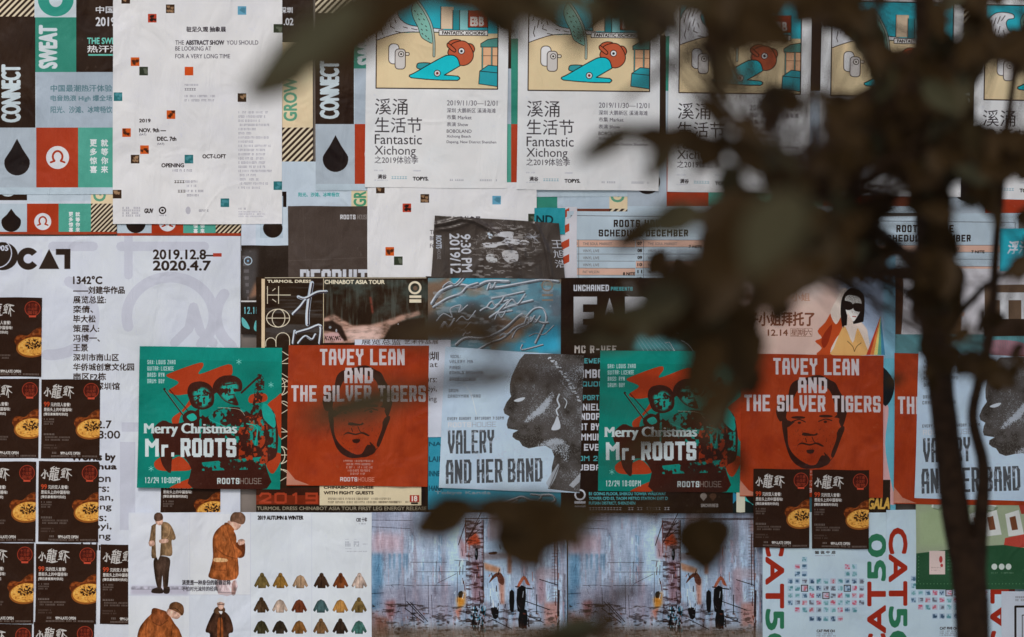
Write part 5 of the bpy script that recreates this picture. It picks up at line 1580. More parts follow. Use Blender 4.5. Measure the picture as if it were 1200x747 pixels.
placed = []
def sheet(name, design, quad, label, group, parts=(), lifts=(), ridges=(), cell=6.0, seed=None, cat="poster"):
    """design = (material, canvas box); quad = TL, TR, BR, BL in wall units; parts = (name, x0, y0, x1, y1[, label]) in canvas coordinates"""
    mat, bx = design
    q = [np.array(p, float) for p in quad]
    xs_, ys_ = [p[0] for p in q], [p[1] for p in q]
    bb = (min(xs_), min(ys_), max(xs_), max(ys_))
    lay = 0
    for b2, l2 in placed:
        if b2[0] < bb[2] and b2[2] > bb[0] and b2[1] < bb[3] and b2[3] > bb[1]:
            lay = max(lay, l2 + 1)
    placed.append((bb, lay))
    rs = np.random.RandomState(len(placed) * 13 + 5)
    wpx, hpx = np.hypot(*(q[1] - q[0])), np.hypot(*(q[3] - q[0]))
    def lines_(n, cuts):
        g = list(np.linspace(0, 1, max(2, int(n / cell)) + 1))
        for c_ in cuts:
            if 0 < c_ < 1:
                k = int(np.argmin([abs(v - c_) for v in g]))
                if 0 < k < len(g) - 1 and abs(g[k] - c_) < .45 / n * cell:
                    g[k] = c_
                else:
                    g.append(c_)
        return np.array(sorted(set(g)))
    pr = []
    for p in parts:
        u0, v0 = (p[1] - bx[0]) / (bx[2] - bx[0]), (p[2] - bx[1]) / (bx[3] - bx[1])
        u1, v1 = (p[3] - bx[0]) / (bx[2] - bx[0]), (p[4] - bx[1]) / (bx[3] - bx[1])
        pr.append((p[0], max(0, u0), max(0, v0), min(1, u1), min(1, v1), p[5] if len(p) > 5 else None))
    U = lines_(wpx, [c_ for p in pr for c_ in (p[1], p[3])])
    Vv = lines_(hpx, [c_ for p in pr for c_ in (p[2], p[4])])
    uu, vv = np.meshgrid(U, Vv)
    P = (q[0][None, None] * ((1 - uu) * (1 - vv))[..., None] + q[1][None, None] * (uu * (1 - vv))[..., None] +
         q[2][None, None] * (uu * vv)[..., None] + q[3][None, None] * ((1 - uu) * vv)[..., None])
    px, py = P[..., 0].copy(), P[..., 1].copy()
    # hand-cut, slightly uneven edges
    ed = np.where((vv == 0) | (vv == 1), 1, 0)
    py += ed * np.sin(uu * 7 + rs.rand() * 6) * .25
    ed = np.where((uu == 0) | (uu == 1), 1, 0)
    px += ed * np.sin(vv * 6 + rs.rand() * 6) * .25
    X, Z = (px - 600) * PX, CZ + (373.5 - py) * PX
    a, b = rs.rand(2) * 6
    loc = 0.00045 * (np.sin(X * 23 + a + 2 * np.sin(Z * 11 + b)) * np.sin(Z * 19 + b) + 1) * .5
    lift = np.zeros_like(X)
    for (cx, cy, r, hh) in lifts:             # corner or edge coming away: place and reach in wall units, height in mm
        d = np.hypot(px - cx, py - cy)
        lift += np.clip(1 - d / r, 0, 1) ** 2 * hh * .001
    for (pts, w, hh) in ridges:               # folds pressed in while pasting
        for i in range(len(pts) - 1):
            A, B = np.array(pts[i], float), np.array(pts[i + 1], float)
            t = np.clip(((px - A[0]) * (B[0] - A[0]) + (py - A[1]) * (B[1] - A[1])) / ((B - A) @ (B - A)), 0, 1)
            d = np.hypot(px - A[0] - t * (B[0] - A[0]), py - A[1] - t * (B[1] - A[1]))
            lift = np.maximum(lift, np.exp(-(d / w) ** 2) * hh * .001)
    D = 0.004 + lay * 0.0013 + HG(X, Z) + loc + lift
    nv, nu = uu.shape
    org = W((q[2][0] + q[3][0]) / 2, (q[2][1] + q[3][1]) / 2, 0.0)
    UV = np.stack([uu, 1 - vv], -1).reshape(-1, 2)
    co = np.stack([X - org.x, -D - org.y, Z - org.z], -1).reshape(-1, 3)
    idx = np.arange(nv * nu).reshape(nv, nu)
    uc, vc = (U[:-1] + U[1:]) / 2, (Vv[:-1] + Vv[1:]) / 2
    own = np.full((nv - 1, nu - 1), -1)
    for k, p in enumerate(pr):
        m_ = ((vc > p[2]) & (vc < p[4]))[:, None] & ((uc > p[1]) & (uc < p[3]))[None]
        own[m_] = k
    root = None
    for k in range(-1, len(pr)):
        r_, c_ = np.nonzero(own == k)
        if len(r_) == 0:
            continue
        quads = np.stack([idx[r_, c_], idx[r_ + 1, c_], idx[r_ + 1, c_ + 1], idx[r_, c_ + 1]], 1)
        used, inv = np.unique(quads, return_inverse=True)
        V = co[used].tolist()
        uvs = UV[used].tolist()
        F = inv.reshape(-1, 4).tolist()
        # paper edge folded to the sheet below
        remap = {int(g): i for i, g in enumerate(used)}
        def skirt(a_, b_):
            n0 = len(V)
            for g in (a_, b_):
                v = co[g]
                V.append(list(v)); uvs.append(UV[g].tolist())
            for g in (b_, a_):
                v = co[g]
                V.append([v[0], v[1] + 0.0009, v[2]]); uvs.append(UV[g].tolist())
            F.append([n0, n0 + 1, n0 + 2, n0 + 3])
        for i_, j_ in zip(r_, c_):
            if i_ == 0: skirt(idx[0, j_], idx[0, j_ + 1])
            if i_ == nv - 2: skirt(idx[nv - 1, j_ + 1], idx[nv - 1, j_])
            if j_ == 0: skirt(idx[i_ + 1, 0], idx[i_, 0])
            if j_ == nu - 2: skirt(idx[i_, nu - 1], idx[i_ + 1, nu - 1])
        nm = name if k < 0 else pr[k][0]
        o = link(nm, mesh(nm, V, F, True, uvs), mat, root)
        if k < 0:
            root = o
            o.location = org
            tag(o, label, cat, group)
        elif pr[k][5]:
            o['label'] = pr[k][5]
    return root

def DZ(fn, rough=.5, relief=1.0, spec=.09):
    c = fn()
    return (print_mat("print_" + fn.__name__[2:], c, rough, relief, spec), c.box)

def R(x0, y0, x1, y1, dx=0, dy=0, tilt=0.0, sc_=1.0):
    """rectangle x0..y1 of a reference print moved by dx, dy and turned by tilt (wall units of drop across its width)"""
    w, h = (x1 - x0) * sc_, (y1 - y0) * sc_
    x, y = x0 + dx, y0 + dy
    t = tilt
    s = -t * h / w
    return [(x, y), (x + w, y + t), (x + w + s, y + h + t), (x + s, y + h)]

FEST, FSM, FLO = DZ(d_fest, .4, 1.2, .16), DZ(d_fest_small), DZ(d_fest_lower)
ABS, XI, OC, RAM = DZ(d_abstract), DZ(d_xichong, .5, .8), DZ(d_ocat), DZ(d_ramen, .42)
ROO, TIG, VAL = DZ(d_roots, .42), DZ(d_tigers, .38, 1.2, .16), DZ(d_valery)
REC, NIG, DRK = DZ(d_recruit, .4, 1.3, .2), DZ(d_night, .4), DZ(d_darkgig, .32, 1.3, .5)
SCH, PAR, TOU, EVE, SWI, GIR = DZ(d_schedule), DZ(d_party, .4), DZ(d_tour, .4), DZ(d_events, .4), DZ(d_swirl, .35, 1.2, .2), DZ(d_girl)
LOO, PAI, CAT, GRE = DZ(d_lookbook), DZ(d_painting, .5), DZ(d_cat50), DZ(d_greensale)
CL2, BIG, CYA, FRA = DZ(d_clothing2), DZ(d_bigletter), DZ(d_cyansheet), DZ(d_frame)
SCR = DZ(d_scrap)
AND, CAN, THI = DZ(d_andstrip), DZ(d_candy), DZ(d_thinstrip)

g_f = "colour block festival posters"
FP = (("colour_block", -3, 20, 42, 150), ("colour_block", 42, 21, 91, 85), ("colour_block", 91, -110, 226, 85), ("colour_block", 43, 150, 92, 220), ("colour_block", 92, 150, 226, 220), ("drop_panel", -3, 150, 43, 220),
      ("lettering", 43, 85, 226, 150), ("striped_panel", 331, 150, 367, 220), ("colour_block", 331, 50, 367, 150))
sheet("poster", FSM, R(-8, 150, 137, 275, 0, 0), "small festival strip with drop and red logo under CONNECT at the far left", g_f, (("logo_panel", 32, 239, 69, 272), ("drop_panel", -8, 239, 32, 272), ("colour_block", 69, 239, 107, 272), ("striped_panel", 107, 239, 137, 272)))
sheet("poster", FSM, R(-8, 150, 137, 275, 146, 1.5), "small festival poster strip peeping out under the abstract show poster", g_f, (("logo_panel", 32, 239, 69, 272), ("drop_panel", -8, 239, 32, 272), ("colour_block", 69, 239, 107, 272), ("striped_panel", 107, 239, 137, 272)))
sheet("poster", FEST, R(-3, -110, 367, 228, 383, 95), "pale festival poster ending above the numbered schedule, sand block with upright G", g_f, FP)
sheet("poster", FEST, R(-3, -110, 367, 228, 0, 0), "large colour block festival poster at the top left, CONNECT and SWEAT set upright", g_f, FP)
sheet("poster", FEST, R(-3, -110, 367, 228, -373, 6), "colour block festival poster cut off by the left edge beside CONNECT", g_f)
sheet("poster", FLO, R(283, 190, 432, 294), "pale festival poster end with half a drop, left of the plain black RECRUIT sheet", g_f, (("drop_panel", 305, 230, 332, 279),))
sheet("poster", FEST, R(-3, -110, 367, 228, 543, 3), "festival poster showing as a SWEAT strip between the first two beach cartoon posters", g_f, FP[:7])
sheet("poster", FEST, R(-3, -110, 367, 228, 738, 22), "festival poster with red block and stripes showing below the third beach cartoon poster", g_f, FP)
sheet("poster", FEST, R(-3, -110, 367, 228, 1111, 30), "festival poster behind the leaves at the top right edge", g_f, FP[:6])
sheet("poster", FEST, R(-3, -110, 367, 228, 373, -4), "wrinkled CONNECT festival poster beside the first beach cartoon poster", g_f, FP,
      ridges=(([(376, 150), (384, 168), (396, 182), (410, 190)], 2.2, 2.6), ([(397, 150), (402, 190), (404, 225)], 1.6, 1.8), ([(420, 70), (423, 140), (420, 222)], 2, 2), ([(404, 60), (408, 110), (400, 146)], 2, 1.8), ([(427, 50), (429, 120), (427, 222)], 1.5, 1.8)), cell=3.5)

sheet("poster", NIG, R(283, 288, 340, 392), "narrow dark photo poster with ring lamp and cyan date beside the white exhibition poster", None)
sheet("poster", OC, R(-150, 277, 282, 760), "big white exhibition poster dated 2019.12.8 to 2020.4.7 with pale giant characters", "exhibition posters",
      (("headline", -10, 285, 90, 320), ("date_lettering", 176, 290, 262, 320), ("text_column", 84, 322, 162, 457)),
      ridges=(([(232, 395), (252, 378), (275, 366)], 3, .9), ([(60, 330), (58, 420), (62, 500)], 6, .6), ([(200, 330), (206, 400)], 5, .5)), cell=4.5)
sheet("poster", REC, R(338, 242, 432, 420), "plain charcoal poster with RECRUIT cut off at its foot", None, (("lettering", 350, 314, 432, 340), ("small_lettering", 397, 250, 432, 259)))
sheet("poster", ABS, R(133, -8, 331, 263, 298, 222), "abstract show poster with scattered squares peeking out below the first beach cartoon poster", "abstract show posters",
      tuple(("picture_square", x, y, x + 10, y + 10) for x, y in ((143, -5), (195, 6), (174, 17), (279, 8), (154, 68), (164, 79))), ridges=(([(431, 300), (470, 280), (508, 262)], 2.5, .8),))
sheet("poster", SCH, R(664, 248, 862, 345), "pale schedule poster with a ruled table of numbered nights", "schedule posters",
      (("headline", 700, 256, 808, 279), ("table", 669, 281, 858, 345)), lifts=((664, 248, 30, 3),))
sheet("poster", SCH, R(664, 248, 862, 345, 331, 6), "second schedule poster, half hidden by tree trunk and leaves", "schedule posters", (("headline", 700, 256, 808, 279), ("table", 669, 281, 858, 345)))
sheet("poster", CAN, R(654, 243, 676, 330), "narrow strip of poster with red slanted bars left of the schedule", None)
sheet("poster", AND, R(626, 244, 662, 275), "scrap of turquoise poster with the letters ND", None)
sheet("poster", EVE, R(499, 324, 531, 412), "dark strip of poster with sideways events lettering", None, (("lettering", 500, 326, 508, 400),))
sheet("poster", CL2, R(1044, 315, 1240, 432), "pale clothing poster with two standing figures behind the trunk", None, (("photo_figure", 1044, 318, 1060, 412), ("photo_figure", 1106, 312, 1132, 392), ("photo_band", 1044, 392, 1240, 432)))
sheet("poster", BIG, R(1153, 334, 1240, 394), "brown poster with big white block letters at the right edge", None)
sheet("poster", CYA, R(1171, 268, 1240, 318), "bright turquoise poster corner with white characters at the right edge", None)
sheet("poster", TOU, R(301, 325, 503, 601), "black tour poster with enlarged eyes and wet brush characters, 2019 at its foot", None,
      (("photo", 380, 334, 503, 403), ("emblem_column", 312, 334, 342, 572), ("brush_lettering", 343, 330, 379.6, 403), ("date_lettering", 301, 577, 375, 591), ("credit_panel", 377, 569, 498, 592)), lifts=((301, 325, 20, 2),))
sheet("poster", SWI, R(502, 326, 658, 599), "blue poster with liquid chrome script, largely under the grey profile poster", None, (("chrome_lettering", 502, 326, 658, 414), ("chrome_lettering", 585, 574, 658, 597)))
sheet("poster", SCR, [(416, 398), (528, 398.5), (528, 512), (416, 512)], "scrap of white exhibition poster with cut characters above the red portrait", "exhibition posters")
sheet("poster", DRK, [(510, 253), (655, 262), (662, 327.5), (505.5, 325.5)], "crumpled dark gig poster turned sideways, reading 9:30 PM", None,
      (("lettering", 509, 276, 552, 345), ("photo", 556, 256, 640, 345), ("name_lettering", 641, 286, 658, 345)), cell=1.8, lifts=((655, 262, 16, 4),),
      ridges=(([(510, 264), (522, 262), (540, 257), (555, 259), (575, 269), (590, 281), (598, 293)], 2.2, 9), ([(605, 283), (612, 290), (615, 302)], 1.6, 5), ([(626, 262), (634, 276), (640, 292), (646, 325)], 2.0, 5), ([(512, 270), (530, 268), (548, 262)], 1.8, 5)))
DRK_top = placed[-1]
sheet("poster", PAR, R(657, 326, 871, 601), "black party poster with giant pale letters and a listing down its left edge", None,
      (("headline", 670, 346, 862, 393), ("listing_column", 657, 403, 712, 556), ("footer_lettering", 660, 570, 871, 598), ("small_lettering", 670, 332, 745, 343)), ridges=(([(728, 328), (738, 345), (752, 362)], 2, 1), ([(744, 388), (752, 402)], 2, .8)))
sheet("poster", GIR, R(858, 300, 1048, 601), "pale pink poster with a cartoon woman in sunglasses", None, (("cartoon_figure", 950, 334, 1032, 416), ("lettering", 860, 362, 954, 396), ("yellow_lettering", 1014, 562, 1042, 601)))
sheet("poster", THI, R(862, 410, 872, 600), "thin cream edge of a poster left of the second red portrait poster", None)

g_p = "misty street painting posters"
sheet("poster", PAI, R(435, 600, 664, 900, 230.5, 1), "street painting poster, the right hand one, ending at the white cat poster", g_p, lifts=((895, 602, 16, 2),))
sheet("poster", PAI, R(435, 600, 664, 900, 0, 0), "street painting poster, the left hand one, beside the clothing sheet", g_p)
g_c = "white posters edged with rotated CAT 50 letters"
for dx, dy, lb in ((271, -4, "CAT 50 poster cut off at the right edge beside the trunk's foot"), (144, -3, "middle CAT 50 poster, left of the trunk"), (0, 0, "leftmost CAT 50 poster, below the pair of black noodle flyers")):
    sheet("poster", CAT, R(893, 600, 1037, 860, dx, dy), lb, g_c, (("rotated_lettering", 896, 606, 919, 770), ("rotated_lettering", 1014, 606, 1037, 770), ("picture_grid", 920, 650, 1012, 732)), lifts=((893 + dx, 600, 12, 2),))
sheet("poster", GRE, R(1072, 583, 1215, 690), "green sale poster with white blocks, under the lower right profile poster", None, (("card", 1087.5, 645, 1106, 672.5), ("dark_band", 1107, 650, 1215, 690)))
sheet("poster", FRA, R(1164, 686, 1250, 800, 8, 6), "poster corner with a black frame line at the lower right edge", None)

# beach cartoon row
g_x = "beach cartoon festival posters"
XP = (("picture_panel", 442, -7, 584, 104), ("title_lettering", 440, 114, 498, 193), ("small_lettering", 523, 115, 586, 170))
for i, (dx, dy, t, lb) in enumerate(((0, 0, 1.4, "leftmost beach cartoon poster, mostly clear of the leaves"), (178, 2.5, 1.8, "second beach cartoon poster from the left, a long leaf across it"),
                                     (355, 5, 2.4, "third beach cartoon poster from the left, leaves over its lower half"), (533, 8.5, 3, "fourth beach cartoon poster, buried in dark foliage"),
                                     (713, 13, 3.4, "beach cartoon poster cut off at the top right corner"))):
    sheet("poster", XI, R(430, -14, 596, 220, dx, dy, t), lb, g_x, XP, lifts=((430 + dx, 220 + dy, 12, 1.6), (596 + dx, -14, 14, 1.5)))
sheet("poster", ABS, R(133, -8, 331, 263), "whole abstract show poster with scattered small squares at the upper left", "abstract show posters",
      tuple(("picture_square", x, y, x + 10, y + 10) for x, y in ((143, -5), (195, 6), (174, 17), (279, 8), (154, 68), (164, 79), (217, 79), (279, 110), (196, 130), (144, 151), (165, 171), (154, 182), (217, 182), (259, 233))) +
      (("headline", 204, 46, 305, 71), ("small_lettering", 278, 129, 322, 226)), lifts=((331, 263, 14, 2),))

# lower left: black noodle flyers
g_r = "black noodle bar flyers"
RP = (("bowl_picture", 87, 480, 119, 516), ("brush_title", 51, 450, 87, 467), ("red_badge", 98, 448, 118, 469), ("lettering", 51, 470, 86, 489))
def flyer(x0, y0, x1, y1, lb, skew=-1.0):
    sheet("flyer", RAM, [(x0, y0), (x1, y0 + .6), (x1 + skew, y1 + .6), (x0 + skew, y1)], lb, g_r, RP, lifts=((x1, y1, 7, 1),), cat="flyer")
for a in ((-30, 731, 39, 823, "noodle flyer at the bottom left edge, lowest of the outer column"), (189, 541, 260, 633, "noodle flyer peeping out under the green band poster"), (40, 729, 112, 822, "noodle flyer cut off by the bottom edge, inner column"),
          (-22, 348.5, 51, 441, "topmost noodle flyer, cut off at the left edge"), (-24, 443.5, 47.5, 536.5, "noodle flyer at the left edge, second from the top"), (-27, 540.5, 44, 635, "noodle flyer at the left edge, third from the top"),
          (-29, 636, 41.5, 730, "noodle flyer at the left edge, fourth from the top"), (49.5, 444.5, 119, 537, "noodle flyer below the exhibition artist names, top of the inner column"), (46, 540.5, 117.5, 635, "noodle flyer in the middle of the inner column"),
          (43, 637, 115, 730, "noodle flyer at the foot of the inner column, left of the clothing sheet's neighbour"), (118.5, 638, 190, 731, "noodle flyer half covered by the clothing sheet")):
    flyer(*a)
# clothing sheet
gar = []
for r, y in enumerate((340, 458, 560)):
    for x in ((653, 742, 838, 941, 1033, 1124) if r == 0 else (650, 740, 833, 938, 1032, 1122)):
        gar.append(("garment_picture", (x - 40) / 4.138 + 150, (y - 8) / 4.138 + 590, (x + 40) / 4.138 + 150, (y + 72) / 4.138 + 590))
sheet("poster", LOO, R(152, 600, 436, 790), "white clothing poster headed 2019 AUTUMN & WINTER with figures and rows of jackets", None,
      tuple([("photo_panel", 155, 602, 222, 696, "panel with a standing man in an olive overshirt"), ("photo_panel", 222.5, 602, 294, 696, "panel with a man in a brown coat looking at his hands"),
             ("photo_panel", 152.5, 697, 223, 790, "panel with a man in a brown hooded top seen from behind"), ("photo_panel", 224, 697, 294, 790, "panel with a person in a dark jacket and white cap"), ("headline", 301, 602.5, 358, 610)] + gar),
      ridges=(([(223, 600), (223.5, 790)], 1.2, .5), ([(366, 600), (366, 790)], 1.6, .4), ([(330, 600), (331, 790)], 3, .3)), cell=5)
# square gig posters
SQ = ((("headline", 169, 495, 280, 537), ("lettering", 172, 420, 208, 452), ("footer_lettering", 169, 557, 312, 568)))
sheet("poster", ROO, [(165, 406), (331.5, 408), (329, 573.5), (161.5, 571.5)], "teal Merry Christmas gig poster left of the first red portrait, in clear view", "teal Merry Christmas gig posters", SQ, lifts=((331, 573, 12, 2),))
sheet("poster", ROO, [(703, 411), (869, 411.5), (866, 577), (700.5, 575)], "teal Merry Christmas gig poster below the schedule, shaded by leaves", "teal Merry Christmas gig posters", SQ, lifts=((703, 411, 12, 2),))
TQ = (("headline", 341, 407, 500, 472), ("portrait_print", 372, 473, 470, 537), ("footer_lettering", 398, 538, 440, 565))
sheet("poster", TIG, [(1047, 414), (1212, 417), (1211, 592), (1046, 590)], "red portrait poster almost wholly covered by the lower right profile poster, TH showing", "red portrait gig posters")
sheet("poster", TIG, [(868, 414.5), (1034, 417), (1033, 583), (866, 581)], "red portrait gig poster with two black noodle flyers over its foot", "red portrait gig posters", TQ, lifts=((1034, 583, 10, 1.5),))
sheet("poster", TIG, [(339, 404.5), (503, 405), (501, 570), (336.5, 568.5)], "red portrait gig poster between the teal poster and the grey profile poster", "red portrait gig posters", TQ, lifts=((338, 566, 20, 4.5), (470, 570, 14, 3)), cell=3.5)
VQ = (("headline", 521, 502, 640, 570), ("lettering", 524, 414, 568, 468), ("profile_print", 590, 408, 684, 500))
sheet("poster", VAL, [(1075, 412), (1240, 420), (1238, 588), (1070, 583)], "grey profile poster VALERY AND HER BAND crossed by the tree trunk", "grey profile gig posters", VQ)
sheet("poster", VAL, [(522, 406.5), (684, 417), (679, 577.5), (514.3, 571.5)], "grey profile poster VALERY AND HER BAND in clear view at the middle", "grey profile gig posters", VQ,
      ridges=(([(543, 449), (552, 462), (558, 487)], 1.6, 1.2), ([(560, 545), (563, 575)], 1.5, .8)), lifts=((520, 560, 18, 3), (684, 420, 12, 3)), cell=3)
flyer(882, 549, 948.5, 641, "left one of the two noodle flyers over the red portrait", -.5)
flyer(950.5, 550, 1018, 642, "right one of the two noodle flyers over the red portrait", -.5)

# ------------------------------------------------------------------ young tree between camera and wall
def PT(px, py, d):
    """point at distance d from the lens plane"""
    k = d / CAM_D
    return Vector(((px - 600) * PX * k, -CAM_D + d, CZ + (373.5 - py) * PX * k))

def tube(name, pts, mat, parent, sides=10, knots=0.0):
    """tapered limb through (point, radius)"""
    P = [p for p, r in pts]
    Rr = [r for p, r in pts]
    # resample
    PP, RR = [], []
    n = len(P)
    for i in range(n - 1):
        a, b, c, d = P[max(i - 1, 0)], P[i], P[i + 1], P[min(i + 2, n - 1)]
        seg = 6
        for k in range(seg):
            t = k / seg
            PP.append(0.5 * ((2 * b) + (c - a) * t + (2 * a - 5 * b + 4 * c - d) * t * t + (3 * b - a - 3 * c + d) * t ** 3))
            RR.append(Rr[i] * (1 - t) + Rr[i + 1] * t)
    PP.append(P[-1]); RR.append(Rr[-1])
    V, F = [], []
    ref = Vector((0.3, 1, 0.2)).normalized()
    for i, p in enumerate(PP):
        t = (PP[min(i + 1, len(PP) - 1)] - PP[max(i - 1, 0)]).normalized()
        u = t.cross(ref)
        if u.length < .1:
            u = t.cross(Vector((1, 0, 0)))
        u.normalize()
        v = t.cross(u)
        for k in range(sides):
            a = 2 * math.pi * k / sides
            r = RR[i] * (1 + knots * (random.random() - .5))
            V.append(p + (u * math.cos(a) + v * math.sin(a)) * r)
    for i in range(len(PP) - 1):
        for k in range(sides):
            F.append((i * sides + k, i * sides + (k + 1) % sides, (i + 1) * sides + (k + 1) % sides, (i + 1) * sides + k))
    F.append(tuple(range(sides))[::-1])
    F.append(tuple((len(PP) - 1) * sides + k for k in range(sides)))
    return link(name, mesh(name, V, F, True), mat, parent), PP

bark = plain_mat("bark", (.034, .018, .009), .85, 45, .4, .006, .15)
def leaf_mat():
    m, N, L, P = new_mat("leaf_green")
    oi = N.new("ShaderNodeObjectInfo")
    cr = N.new("ShaderNodeValToRGB")
    cr.color_ramp.elements[0].position = .6; cr.color_ramp.elements[0].color = (.038, .022, .008, 1); cr.color_ramp.elements[1].color = (.060, .057, .031, 1)
    L.new(oi.outputs['Random'], cr.inputs[0])
    tc = N.new("ShaderNodeTexCoord")
    n = N.new("ShaderNodeTexNoise"); n.inputs['Scale'].default_value = 6; n.inputs['Detail'].default_value = 4
    L.new(tc.outputs['Object'], n.inputs['Vector'])
    r = N.new("ShaderNodeMapRange"); r.inputs[3].default_value = .7; r.inputs[4].default_value = 1.2
    L.new(n.outputs[0], r.inputs[0])
    mx = N.new("ShaderNodeMix"); mx.data_type = 'RGBA'; mx.blend_type = 'MULTIPLY'; mx.inputs[0].default_value = 1
    L.new(cr.outputs[0], mx.inputs[6]); L.new(r.outputs[0], mx.inputs[7])
    L.new(mx.outputs[2], P.inputs['Base Color'])
    P.inputs['Roughness'].default_value = .5
    P.inputs['Specular IOR Level'].default_value = .05
    return m
leafm = leaf_mat()

def leaf_mesh(seed, wide):
    """blade 1 long along +X, folded along the midrib, with stalk"""
    rs = random.Random(seed)
    n = 9
    V, F = [], []
    bend, curl = rs.uniform(-.12, .22), rs.uniform(.05, .16)
    for i in range(n + 1):
        t = i / n
        w = wide * (math.sin(math.pi * t ** .8) ** .85 if 0 < t < 1 else 0) * (1 + .06 * math.sin(t * 31 + seed))
        z = bend * t * t
        y0 = .03 * math.sin(t * 3 + seed)
        V += [(t, y0 - w / 2, z + curl * w), (t, y0 - w / 4, z + curl * w * .35), (t, y0, z - .012), (t, y0 + w / 4, z + curl * w * .35), (t, y0 + w / 2, z + curl * w)]
    for i in range(n):
        for k in range(4):
            a = i * 5 + k
            F.append((a, a + 5, a + 6, a + 1))
    b = len(V)
    for i, x in enumerate((-.18, -.09, .02)):
        for k in range(3):
            q = k * 2.094
            V.append((x, .009 * math.cos(q), -.012 + .009 * math.sin(q) - (.02 if i == 0 else 0)))
    for i in range(2):
        for k in range(3):
            F.append((b + i * 3 + k, b + i * 3 + (k + 1) % 3, b + (i + 1) * 3 + (k + 1) % 3, b + (i + 1) * 3 + k))
    me = mesh("leaf", V, F, True)
    me.materials.append(leafm)
    return me
LM = {w: [leaf_mesh(s + int(w * 100), w) for s in range(3)] for w in (.3, .42, .55, .7)}

foot = PT(1142, 1290, 4.5)
foot.z = 0.0
tree = link("tree", None)
tree.location = foot
tag(tree, "dark young tree with a forked trunk and blurred leaves in front of the posters", "tree")
def rel(pts):
    return [(p - foot, r) for p, r in pts]
nodes = []
def limb(name, spec, knots=.12, sides=10, label=None):
    pts = [(PT(x, y, d), r) for x, y, d, r in spec]
    o, PP = tube(name, rel(pts), bark, tree, sides, knots)
    nodes.extend([(p + foot, o) for p in PP])
    if label: o['label'] = label
    return o
k45 = PX * 4.5 / CAM_D * 1.02
tr = [(foot, .034)] + [(PT(x, y, 4.5), r * k45) for x, y, r in ((1142, 900, 20), (1140, 747, 20.5), (1136, 680, 20.5), (1131, 630, 21))]
o, PP = tube("trunk", rel(tr), bark, tree, 16, .06)
limb("branch", [(1128, 655, 4.5, 16 * k45), (1118, 590, 4.5, 17 * k45), (1110, 520, 4.5, 15.5 * k45), (1102, 450, 4.5, 15.5 * k45), (1094, 350, 4.48, 18 * k45), (1091, 250, 4.45, 19 * k45), (1086, 120, 4.4, 14 * k45), (1082, 0, 4.3, 11 * k45), (1070, -110, 4.2, 8 * k45)], .06, 14, "thicker left fork of the trunk")
limb("branch", [(1144, 660, 4.5, 12 * k45), (1150, 600, 4.48, 9 * k45), (1152, 545, 4.46, 7.5 * k45), (1140, 490, 4.42, 6.5 * k45), (1148, 445, 4.4, 6 * k45), (1162, 380, 4.35, 5.5 * k45), (1168, 280, 4.3, 5 * k45), (1180, 150, 4.2, 4.5 * k45), (1200, 20, 4.1, 3 * k45)], .06, 10, "thin right fork of the trunk")
L_ = [
 [(1092, 330, 4.45, .014), (1010, 255, 4.0, .010), (930, 215, 3.3, .008), (850, 165, 2.8, .006), (826, 60, 2.55, .005), (700, -14, 2.3, .005), (560, -30, 2.2, .004), (440, -22, 2.15, .003)],
 [(1076, -60, 4.2, .012), (1120, -260, 4.3, .009), (1180, -480, 4.4, .005)],
 [(1072, -90, 4.2, .012), (960, -300, 4.2, .009), (860, -520, 4.3, .005)],
 [(1090, 260, 4.45, .012), (1040, 130, 4.0, .009), (1000, 20, 3.8, .006), (980, -60, 3.7, .004)],
 [(1094, 330, 4.45, .012), (1000, 312, 3.8, .009), (900, 325, 3.1, .007), (830, 335, 2.8, .006), (770, 370, 2.6, .005), (690, 384, 2.5, .004), (560, 380, 2.35, .0025)],
 [(880, 345, 3.0, .006), (862, 440, 2.9, .005), (846, 520, 2.75, .004), (830, 600, 2.7, .003)],
 [(846, 520, 2.75, .004), (770, 585, 2.6, .003), (660, 604, 2.5, .0035), (560, 594, 2.4, .003)],
 [(850, 165, 2.8, .005), (790, 152, 2.6, .0045), (740, 152, 2.5, .003)],
 [(870, 448, 2.9, .004), (780, 452, 2.6, .003), (620, 436, 2.3, .003), (470, 456, 2.1, .0022)],
 [(820, 58, 2.55, .006), (780, 81, 2.6, .0055), (727, 117, 2.6, .003)],
 [(1090, 200, 4.4, .011), (1130, 90, 4.1, .008), (1210, 55, 3.9, .005)],
 [(930, 215, 3.3, .006), (905, 270, 3.0, .005), (870, 320, 2.8, .004)],
 [(1098, 400, 4.45, .009), (1150, 340, 4.2, .006), (1210, 300, 4.0, .004)],
 [(1096, 380, 4.45, .009), (1060, 340, 4.2, .006), (1000, 320, 3.9, .004)],
 [(1140, 780, 4.4, .006), (980, 830, 3.6, .004), (800, 800, 2.9, .003), (715, 745, 2.65, .002)],
]
for s_ in L_:
    limb("branch", s_, .1, 8)
N0 = list(nodes)

LEAVES = []
def leaf(bx, by, tx, ty, w, d):
    """one leaf from stalk end to tip; w = breadth, d = distance from the lens"""
    LEAVES.append((math.hypot(tx - bx, ty - by) * w, bx, by, tx, ty, w, d))

